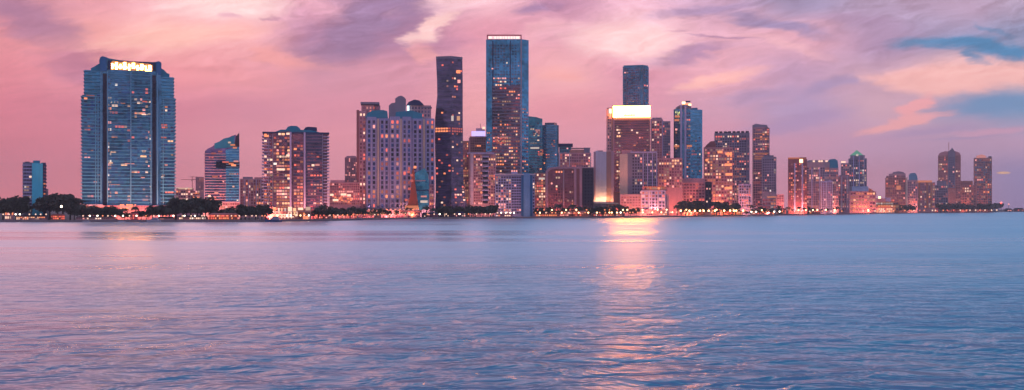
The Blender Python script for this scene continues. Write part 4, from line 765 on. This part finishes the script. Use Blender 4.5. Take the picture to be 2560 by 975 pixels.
low('dark flat roofed hall below the golden uplit tower', 'hall', 1480, 1560, 517, 30, 'w_dark', .06, 'rp')
low('bright shore cafe in front of the dark flat roofed hall', 'cafe', 1478, 1556, 535, 6, 'w_red', .65, 'woryc', rm='w_maroon')
low('white and red lit marina building below the low salmon block', 'marina building', 1600, 1668, 527, 8, 'w_pink', .62, 'rowp', rm='w_rose')
low('long orange lit arcade left of the palms', 'arcade', 1676, 1762, 529, 10, 'w_orange', .62, 'orowr', rm='w_maroon')
low('long orange lit arcade right of the palms', 'arcade', 1766, 1856, 528, 10, 'w_orange', .62, 'orowr', rm='w_maroon')
low('rose shore house with a white lamp below the tall stepped mauve tower', 'house', 1866, 1936, 530, 12, 'w_rose', .45, 'row', rm='w_maroon')
low('maroon domed house in the sky gap', 'house', 1940, 1966, 524, 14, 'w_maroon', .4, 'rp', rm='w_maroon')
low('dark red shore row under the orange rimmed tower', 'shore row', 1972, 2050, 526, 12, 'w_maroon', .42, 'rop', rm='w_maroon')
low('dark red shore row left of the orange pavilion', 'shore row', 2056, 2120, 525, 12, 'w_maroon', .42, 'rop', rm='w_maroon')
low('glowing cream boathouse with a dark arch in front of the orange restaurant', 'boathouse', 2186, 2236, 519, 10, 'w_cream', .6, 'ywo', rm='w_orange')
low('long red lit quay building left of the dark tree band at right', 'quay building', 2240, 2346, 520, 10, 'w_red', .5, 'orr', rm='w_maroon')
low('far tiny dark shed at the right end of the shore', 'shed', 2512, 2530, 524, 40, 'w_dark', .3, 'rp')
low('far low maroon warehouse touching the right edge of the frame', 'warehouse', 2534, 2559, 523, 60, 'w_maroon', .3, 'rp')
t = T('radio_mast', 'slim mast with a bright red lamp alone at the right end of the shore', 'mast', 2503, 4150)
t.box('pole', 2502.3, 2503.7, 509, None, 'm_metal', 0, 1.5); lathe(t, 'lamp', 2503, 505, 511, 4.2, 'lamp_red', DOME, 0)
t = T('radio_mast', 'smaller mast with a dim pink lamp right of the bright red one', 'mast', 2522, 4300)
t.box('pole', 2521.5, 2522.5, 511, None, 'm_metal', 0, 1.2); lathe(t, 'lamp', 2522, 508.5, 512, 2.6, 'lit_p2', DOME, 0)

# ------------------------------------------------------------------ trees
def leafmesh(name, blobs, n, size, mat, rs):
    v = []; f = []
    for cx, cy, cz, rx, ry, rz, wgt in blobs:
        for i in range(int(n*wgt)):
            while True:
                a = Vector((rs.uniform(-1,1), rs.uniform(-1,1), rs.uniform(-1,1)))
                if .25 < a.length < 1: break
            a = a.normalized()*(a.length**.45)*rs.uniform(.8, 1.06)
            p = Vector((cx+a.x*rx, cy+a.y*ry, cz+a.z*rz))
            s_ = size*rs.uniform(.6, 1.5); d1 = Vector((rs.gauss(0,1), rs.gauss(0,1), rs.gauss(0,1))).normalized(); d2 = d1.cross(Vector((rs.gauss(0,1), rs.gauss(0,1), rs.gauss(0,1)))).normalized()
            k = len(v); v += [p+d1*s_, p+d2*s_*.7, p-d1*s_, p-d2*s_*.7]; f.append((k, k+1, k+2, k+3))
    me = bpy.data.meshes.new(name); me.from_pydata(v, [], f); me.materials.append(MATS[mat]); return me
def trunkmesh(h, r, rs, limbs=4, base=0.0):
    bm = bmesh.new()
    def seg(a, b, r0, r1):
        d = (b-a); q_ = d.to_track_quat('Z', 'Y').to_matrix().to_4x4(); L = d.length
        bmesh.ops.create_cone(bm, cap_ends=True, segments=6, radius1=r0, radius2=r1, depth=L, matrix=Matrix.Translation((a+b)/2) @ q_)
    seg(Vector((0,0,-.4)), Vector((0,0,h)), r, r*.6)
    for i in range(limbs):
        a = i*2*math.pi/limbs+rs.random(); seg(Vector((0,0,h*.8)), Vector((math.cos(a)*h*.7, math.sin(a)*h*.7, h*1.5)), r*.5, r*.2)
    me = bpy.data.meshes.new('trunk'); bm.to_mesh(me); bm.free(); me.materials.append(MATS['m_bark']); return me
rs = random.Random(3)
PROTO = []
for k in range(4):
    bl = [(0,0,7.5,4.6,4.6,3.6,1.0)]
    for i in range(7):
        a = rs.uniform(0, 6.28); rr = rs.uniform(2.2, 4.6); bl.append((math.cos(a)*rr, math.sin(a)*rr, rs.uniform(5, 11), rs.uniform(1.8,3.0), rs.uniform(1.8,3.0), rs.uniform(1.4,2.4), .4))
    PROTO.append((trunkmesh(5.0, .45, rs), leafmesh('crown', bl, 330, .55, 'm_leaf' if k % 2 else 'm_leaf2', rs)))
def palmcrown(rs):
    v = []; f = []
    for i in range(22):
        a = i*2.4; up = rs.uniform(-.2, 1.0); L = rs.uniform(3.2, 4.4); prev = None
        for s_ in range(6):
            tt = s_/5; r = L*tt; z = 9.0+up*2.4*tt-3.2*tt*tt; wd = .55*math.sin(math.pi*min(1, tt*.9+.1))+.08
            p = Vector((math.cos(a)*r, math.sin(a)*r, z)); sd = Vector((-math.sin(a), math.cos(a), -.3))*wd
            k = len(v); v += [p-sd, p+sd]
            if prev is not None: f.append((prev, prev+1, k+1, k))
            prev = k
    me = bpy.data.meshes.new('crown'); me.from_pydata(v, [], f); me.materials.append(MATS['m_leaf']); return me
PALM = []
for k in range(2):
    bm = bmesh.new(); bmesh.ops.create_cone(bm, cap_ends=True, segments=6, radius1=.32, radius2=.18, depth=9.6, matrix=Matrix.Translation((0,0,4.4))); me = bpy.data.meshes.new('trunk'); bm.to_mesh(me); bm.free(); me.materials.append(MATS['m_bark'])
    PALM.append((me, palmcrown(rs)))
def tree(px, ytop, Yo, label, group, palm=False, wide=1.0):
    Y = DS(px)+Yo; H = (HY-ytop)/F*Y+CAMZ-GZ; base = 10.0 if palm else 12.2
    me1, me2 = rs.choice(PALM if palm else PROTO); s_ = H/base
    r = bpy.data.objects.new('palm_tree' if palm else 'broadleaf_tree', None); col.objects.link(r)
    r.location = ((px-CX)/F*Y, Y, GZ); r.rotation_euler = (0, 0, rs.uniform(0, 6.28)); r.scale = (s_*wide, s_*wide, s_)
    r['label'] = label; r['category'] = 'palm tree' if palm else 'tree'; r['group'] = group
    for nm, me in (('trunk', me1), ('crown', me2)):
        o = bpy.data.objects.new(nm, me); col.objects.link(o); o.parent = r
def row(x0, x1, n, yt, yv, Yo, lab, grp, palm=False, wide=1.0):
    for i in range(n):
        x = x0+(x1-x0)*(i+.5)/n+rs.uniform(-.3, .3)*(x1-x0)/n
        tree(x, yt+rs.uniform(0, yv), Yo+rs.uniform(-4, 6), lab, grp, palm, wide*rs.uniform(.85, 1.15))
row(-12, 56, 6, 490, 8, 22, 'tall dark bushy tree at the extreme left, beside the slim blue tower', 'trees left of the slim blue tower', wide=1.1)
row(120, 182, 4, 481, 10, 30, 'tall dark round tree between the slim blue tower and the broad blue tower', 'trees between the two blue towers', wide=1.2)
row(182, 300, 12, 513, 10, 24, 'low dark tree in front of the left foot of the broad blue tower', 'trees at the left foot of the broad blue tower', wide=1.1)
row(300, 372, 6, 524, 8, 20, 'small dark tree below the orange lobby of the broad blue tower', 'trees below the orange lobby')
row(374, 440, 7, 508, 9, 24, 'dark tree in front of the right foot of the broad blue tower', 'trees at the right foot of the broad blue tower', wide=1.1)
row(438, 532, 8, 493, 6, 26, 'big dark tree in the square topped mass below the low pink hotel', 'big tree mass below the pink hotel', wide=1.15)
row(530, 604, 6, 516, 9, 30, 'small dark tree in front of the swoop roofed tower', 'trees below the swoop roofed tower')
row(600, 672, 7, 508, 10, 22, 'dense dark green tree left of the cream arcade', 'trees left of the cream arcade', wide=1.15)
row(780, 896, 10, 513, 14, 26, 'dark tree right of the cream arcade below the low pink block', 'trees right of the cream arcade')
row(900, 1050, 9, 518, 8, 32, 'small dark tree peeping above the long pink terrace', 'trees above the pink terrace')
row(1090, 1170, 8, 512, 9, 24, 'dark tree at the foot of the dark pinched tower', 'trees at the foot of the dark pinched tower')
row(1168, 1238, 8, 510, 7, 22, 'dense dark tree at the foot of the round balcony tower', 'trees at the foot of the round balcony tower', wide=1.1)
row(1340, 1480, 11, 516, 10, 34, 'small dark tree behind the orange shore shops', 'trees behind the orange shops')
row(1486, 1600, 8, 514, 8, 24, 'dark tree in front of the flat roofed hall', 'trees by the flat roofed hall')
row(190, 440, 9, 509, 12, 16, 'small ragged palm on the quay in front of the broad blue tower', 'palms before the broad blue tower', True)
row(446, 600, 6, 514, 14, 14, 'small ragged palm between the red restaurant and the square tree mass', 'palms by the red restaurant', True)
row(780, 900, 6, 510, 14, 16, 'small ragged palm right of the cream arcade', 'palms right of the cream arcade', True)
row(1052, 1236, 8, 508, 14, 16, 'small ragged palm on the dark quay below the dark pinched tower', 'palms on the dark quay', True)
row(1340, 1600, 13, 508, 16, 18, 'small ragged palm along the orange shops and the cafe', 'palms along the shops', True)
row(1870, 1960, 5, 510, 12, 18, 'small palm on the shore by the sky gap', 'palms by the sky gap', True)
row(1690, 1756, 9, 499, 12, 22, 'tall dark palm above the left orange arcade', 'palms above the left arcade', True)
row(1780, 1848, 9, 502, 12, 22, 'tall dark palm above the right orange arcade', 'palms above the right arcade', True)
row(1700, 1760, 6, 508, 8, 26, 'dark tree among the palms of the left orange arcade', 'trees among the left palms')
row(1786, 1846, 6, 508, 8, 26, 'dark tree among the palms of the right orange arcade', 'trees among the right palms')
row(1860, 1960, 8, 519, 8, 26, 'small dark tree below the tall stepped mauve tower', 'trees below the stepped mauve tower')
row(1966, 2124, 13, 516, 8, 30, 'small dark palm along the shore under the right hand cluster', 'palms under the right hand cluster', True)
row(2240, 2290, 5, 510, 6, 60, 'dark tree left of the quay in front of the brown stepped block', 'trees below the brown stepped block')
row(2340, 2440, 13, 507, 6, 60, 'dark tree in the band below the brick red spired tower', 'tree band below the spired tower', wide=1.2)
row(2436, 2498, 8, 505, 10, 60, 'dark tree in the clump at the foot of the red crowned tower', 'trees below the red crowned tower', wide=1.2)
row(2505, 2560, 8, 522, 2, 60, 'tiny far tree on the low spit at the right edge', 'far trees on the right spit', wide=1.4)

# ------------------------------------------------------------------ street lamps and their light
lm = {}
def lampproto():
    v, f = boxdata(-.1,.1,-.1,.1,0,5.2); me = bpy.data.meshes.new('pole'); me.from_pydata(v, [], f); me.materials.append(MATS['m_metal'])
    heads = {}
    for m_ in ('lamp_warm', 'lamp_white', 'lit_o2', 'lit_w2', 'lit_r2'):
        bm = bmesh.new(); bmesh.ops.create_icosphere(bm, subdivisions=2, radius=.75); h = bpy.data.meshes.new('lamp_globe'); bm.to_mesh(h); bm.free(); h.materials.append(MATS[m_]); heads[m_] = h
    return me, heads
LP, LH = lampproto()
def lamps(x0, x1, n, Yo, kinds, lab, grp, hh=5.4, sz=1.0):
    for i in range(n):
        px = x0+(x1-x0)*(i+.5)/n+rs.uniform(-.35, .35)*(x1-x0)/n; Y = DS(px)+Yo; s_ = Y/1150*sz
        r = bpy.data.objects.new('street_lamp', None); col.objects.link(r); r.location = ((px-CX)/F*Y, Y, GZ)
        r['label'] = lab; r['category'] = 'street lamp'; r['group'] = grp
        p = bpy.data.objects.new('pole', LP); col.objects.link(p); p.parent = r
        g_ = bpy.data.objects.new('lamp_globe', LH[rs.choice(kinds)]); col.objects.link(g_); g_.parent = r; g_.location = (0, 0, hh); g_.scale = (s_, s_, s_)
A_ = ['lamp_warm','lit_o2','lit_w2']; B_ = ['lamp_white','lit_w2','lit_w2']
lamps(0, 60, 4, 4, B_, 'small white lamp on the shore left of the slim blue tower', 'lamps at the left edge')
lamps(66, 118, 4, 4, B_, 'small white lamp at the foot of the slim blue tower', 'lamps below the slim blue tower')
lamps(150, 158, 1, 6, ['lamp_white'], 'single bright white lamp in front of the round tree', 'lone lamp by the round tree', 12.5, 1.5)
lamps(196, 440, 14, 4, ['lit_w2','lit_o2','lit_w2','lamp_white'], 'small pale lamp along the quay of the broad blue tower', 'lamps below the broad blue tower', 4)
lamps(446, 520, 6, 3, ['lamp_white','lit_w2'], 'bulb of the even dotted row under the square tree mass', 'dotted lamp row', 4)
lamps(524, 600, 8, 4, ['lit_o2','lit_r2','lit_w2'], 'small red orange lamp in front of the red restaurant terrace', 'lamps of the red restaurant', 4)
lamps(780, 1050, 22, 4, ['lit_w2','lit_o2','lit_r2'], 'small pink lamp along the promenade below the pale grid tower', 'promenade lamps below the grid tower', 4)
lamps(1056, 1236, 10, 4, ['lit_w2','lamp_white','lit_o2'], 'small pale lamp along the dark quay below the dark pinched tower', 'quay lamps below the pinched tower', 4)
lamps(1240, 1290, 5, 2, ['lamp_white','lit_w2'], 'bright white lamp in front of the lavender tower', 'lamps at the lavender tower')
lamps(1336, 1480, 12, 5, A_, 'orange lamp along the shore shops under the maroon framed tower', 'lamps at the shore shops')
lamps(1484, 1600, 11, 5, ['lamp_warm','lamp_white','lit_o2'], 'bright lamp along the cafe below the golden uplit tower', 'lamps at the cafe')
lamps(1600, 1700, 9, 5, A_, 'orange lamp by the marina building', 'lamps at the marina')
lamps(1700, 1870, 16, 5, ['lamp_warm','lamp_warm','lit_o2'], 'bright orange lamp under the palms', 'lamps under the palms', 7.5, 1.25)
lamps(1872, 1966, 7, 5, ['lamp_white','lit_o2'], 'lamp on the shore by the sky gap', 'lamps by the sky gap')
lamps(1970, 2124, 12, 6, ['lit_o2','lit_r2','lit_w2'], 'small reddish lamp under the right hand cluster', 'lamps under the right hand cluster')
lamps(2126, 2250, 9, 8, A_, 'orange lamp at the orange restaurant', 'lamps at the orange restaurant')
lamps(2254, 2500, 18, 10, ['lit_o2','lit_r2','lit_w2'], 'small far lamp along the dark tree band at right', 'far lamps at right', 6)
lamps(612, 672, 5, 3, ['lit_w2','lit_o2'], 'small lamp below the dense green trees left of the cream arcade', 'lamps left of the cream arcade', 4)
lamps(690, 776, 8, 3, ['lamp_warm','lamp_white','lit_w2'], 'bright lamp in front of the cream arcade', 'lamps at the cream arcade', 4)
lamps(1500, 1860, 22, 14, ['lamp_warm','lit_o2','lit_r2'], 'orange lamp on the upper promenade between the cafe and the palms', 'upper promenade lamps', 9)
lamps(1872, 2240, 20, 16, ['lit_o2','lit_r2','lamp_warm'], 'orange lamp behind the dark red shore rows', 'lamps behind the shore rows', 8)
lamps(1340, 1470, 8, 14, ['lit_o2','lit_r2','lamp_warm'], 'orange lamp behind the shore shops', 'lamps behind the shore shops', 9)
def glow(px, Yo, z, P_, colr, rad=2.0, up=0.9, cone=150):
    """spot turned to the facades: added warm street glow, and the golden uplights"""
    Y = DS(px)+Yo; L = bpy.data.lights.new('facade_glow_light', 'SPOT'); L.energy = P_; L.color = colr; L.shadow_soft_size = rad
    L.spot_size = R(cone); L.spot_blend = 0.5
    o = bpy.data.objects.new('facade_glow_light', L); col.objects.link(o); o.location = ((px-CX)/F*Y, Y, GZ+z)
    o.rotation_euler = (Vector((0, -1, -up))).to_track_quat('Z', 'Y').to_euler()
for px in range(215, 600, 40): glow(px, 40, 3, 3.2e4, (1,.34,.26))  # unseen spots added to give the lower facades the street lamps' warm glow
for px in range(670, 1090, 34): glow(px, 40, 3, 5.0e4, (1,.30,.24))  # added glow spots, as in the row above
for px in (1186,1214,1346,1374,1402,1430,1458): glow(px, 34, 3, 4.5e4, (1,.30,.24))  # added glow spots for the middle blocks
for px in range(1560, 2480, 40): glow(px, 42+max(0,px-1900)*.16, 3, 9.5e4, (1,.27,.20))  # added glow spots along the right hand towers
for px in (1489, 1497, 1505, 1513, 1523, 1531): glow(px, 1500-DS(px)-5.5, 18.6, 0.9e4, (1,.50,.20), .6, 2.2, 120)
glow(1030, 24, 3, 1.0e4, (1,.28,.12), 2)  # added spot that warms the tapering hall flank
# ------------------------------------------------------------------ boats
def boat(px, Yo, L, label, mat='m_hull', rot=0, mast=False, cabins=2):
    Y = DS(px)+Yo; r = bpy.data.objects.new('motor_yacht', None); col.objects.link(r); r.location = ((px-CX)/F*Y, Y, 0); r.rotation_euler = (0, 0, R(rot)); r['label'] = label; r['category'] = 'boat'
    B_ = L*.13; H = L*.13; secs = [(-.5,.8,.0,1.),(-.2,1,.0,1.),(.15,.95,.0,1.05),(.38,.55,.05,1.2),(.5,.05,.3,1.35)]; v = []; f = []
    for x, wv, zb, zt in secs:
        v += [(x*L, -B_*wv, H*zt), (x*L, -B_*wv*.6, -.4+zb*H), (x*L, B_*wv*.6, -.4+zb*H), (x*L, B_*wv, H*zt)]
    for i in range(len(secs)-1):
        for k in range(4): f.append((4*i+k, 4*i+4+k, 4*i+4+(k+1) % 4, 4*i+(k+1) % 4))
    f.append((0,1,2,3)); f.append((16,19,18,17)); o = mesh_obj('hull', v, f, mat, r); fix(o)
    for c_ in range(cabins):
        x0, x1 = -.36*L+c_*.06*L, (.22-.12*c_)*L; z0 = H*(1.0+.75*c_); z1 = z0+H*.75; bw = B_*(.75-.15*c_)
        vv = [(x0,-bw,z0),(x1,-bw,z0),(x1,bw,z0),(x0,bw,z0),(x0+.3,-bw*.9,z1),(x1-H*.7,-bw*.9,z1),(x1-H*.7,bw*.9,z1),(x0+.3,bw*.9,z1)]
        cb = mesh_obj('cabin', vv, [(0,1,5,4),(1,2,6,5),(2,3,7,6),(3,0,4,7),(4,5,6,7),(3,2,1,0)], 'm_hull', r)
        a, b_ = boxdata(x0+.8, x1-H*.6, -bw-.03, bw+.03, z0+H*.25, z0+H*.55); mesh_obj('window', a, b_, 'g_win', cb)
    a, b_ = boxdata(-.1*L, -.1*L+.2, -.1, .1, H*2.3, H*(5 if mast else 3.4)); mesh_obj('mast', a, b_, 'm_hull', r)
boat(684, -14, 15.5, 'blue hulled motor yacht moored in front of the cream arcade', 'm_hullblue', 184)
boat(384, -12, 13, 'pale white motor yacht moored at the foot of the broad blue tower', 'm_hull', 172)
boat(304, -10, 6.5, 'small white runabout left of the pale white motor yacht', 'm_hull', 10, cabins=1)
boat(216, -10, 7, 'tiny dim cabin boat at the left foot of the broad blue tower', 'm_hull', 186, cabins=1)
boat(900, -12, 7, 'small violet blue boat beside the pink terrace gate', 'm_hullblue', 175, cabins=1)
boat(1072, -12, 8, 'small white boat in front of the navy boat shed', 'm_hull', 5, cabins=1)

# ------------------------------------------------------------------ evening haze over the bay
v, f = boxdata(-9000, 9500, -60, 7000, -1.0, 290.0)
hz = mesh_obj('haze', v, f, 'haze', kind='stuff')
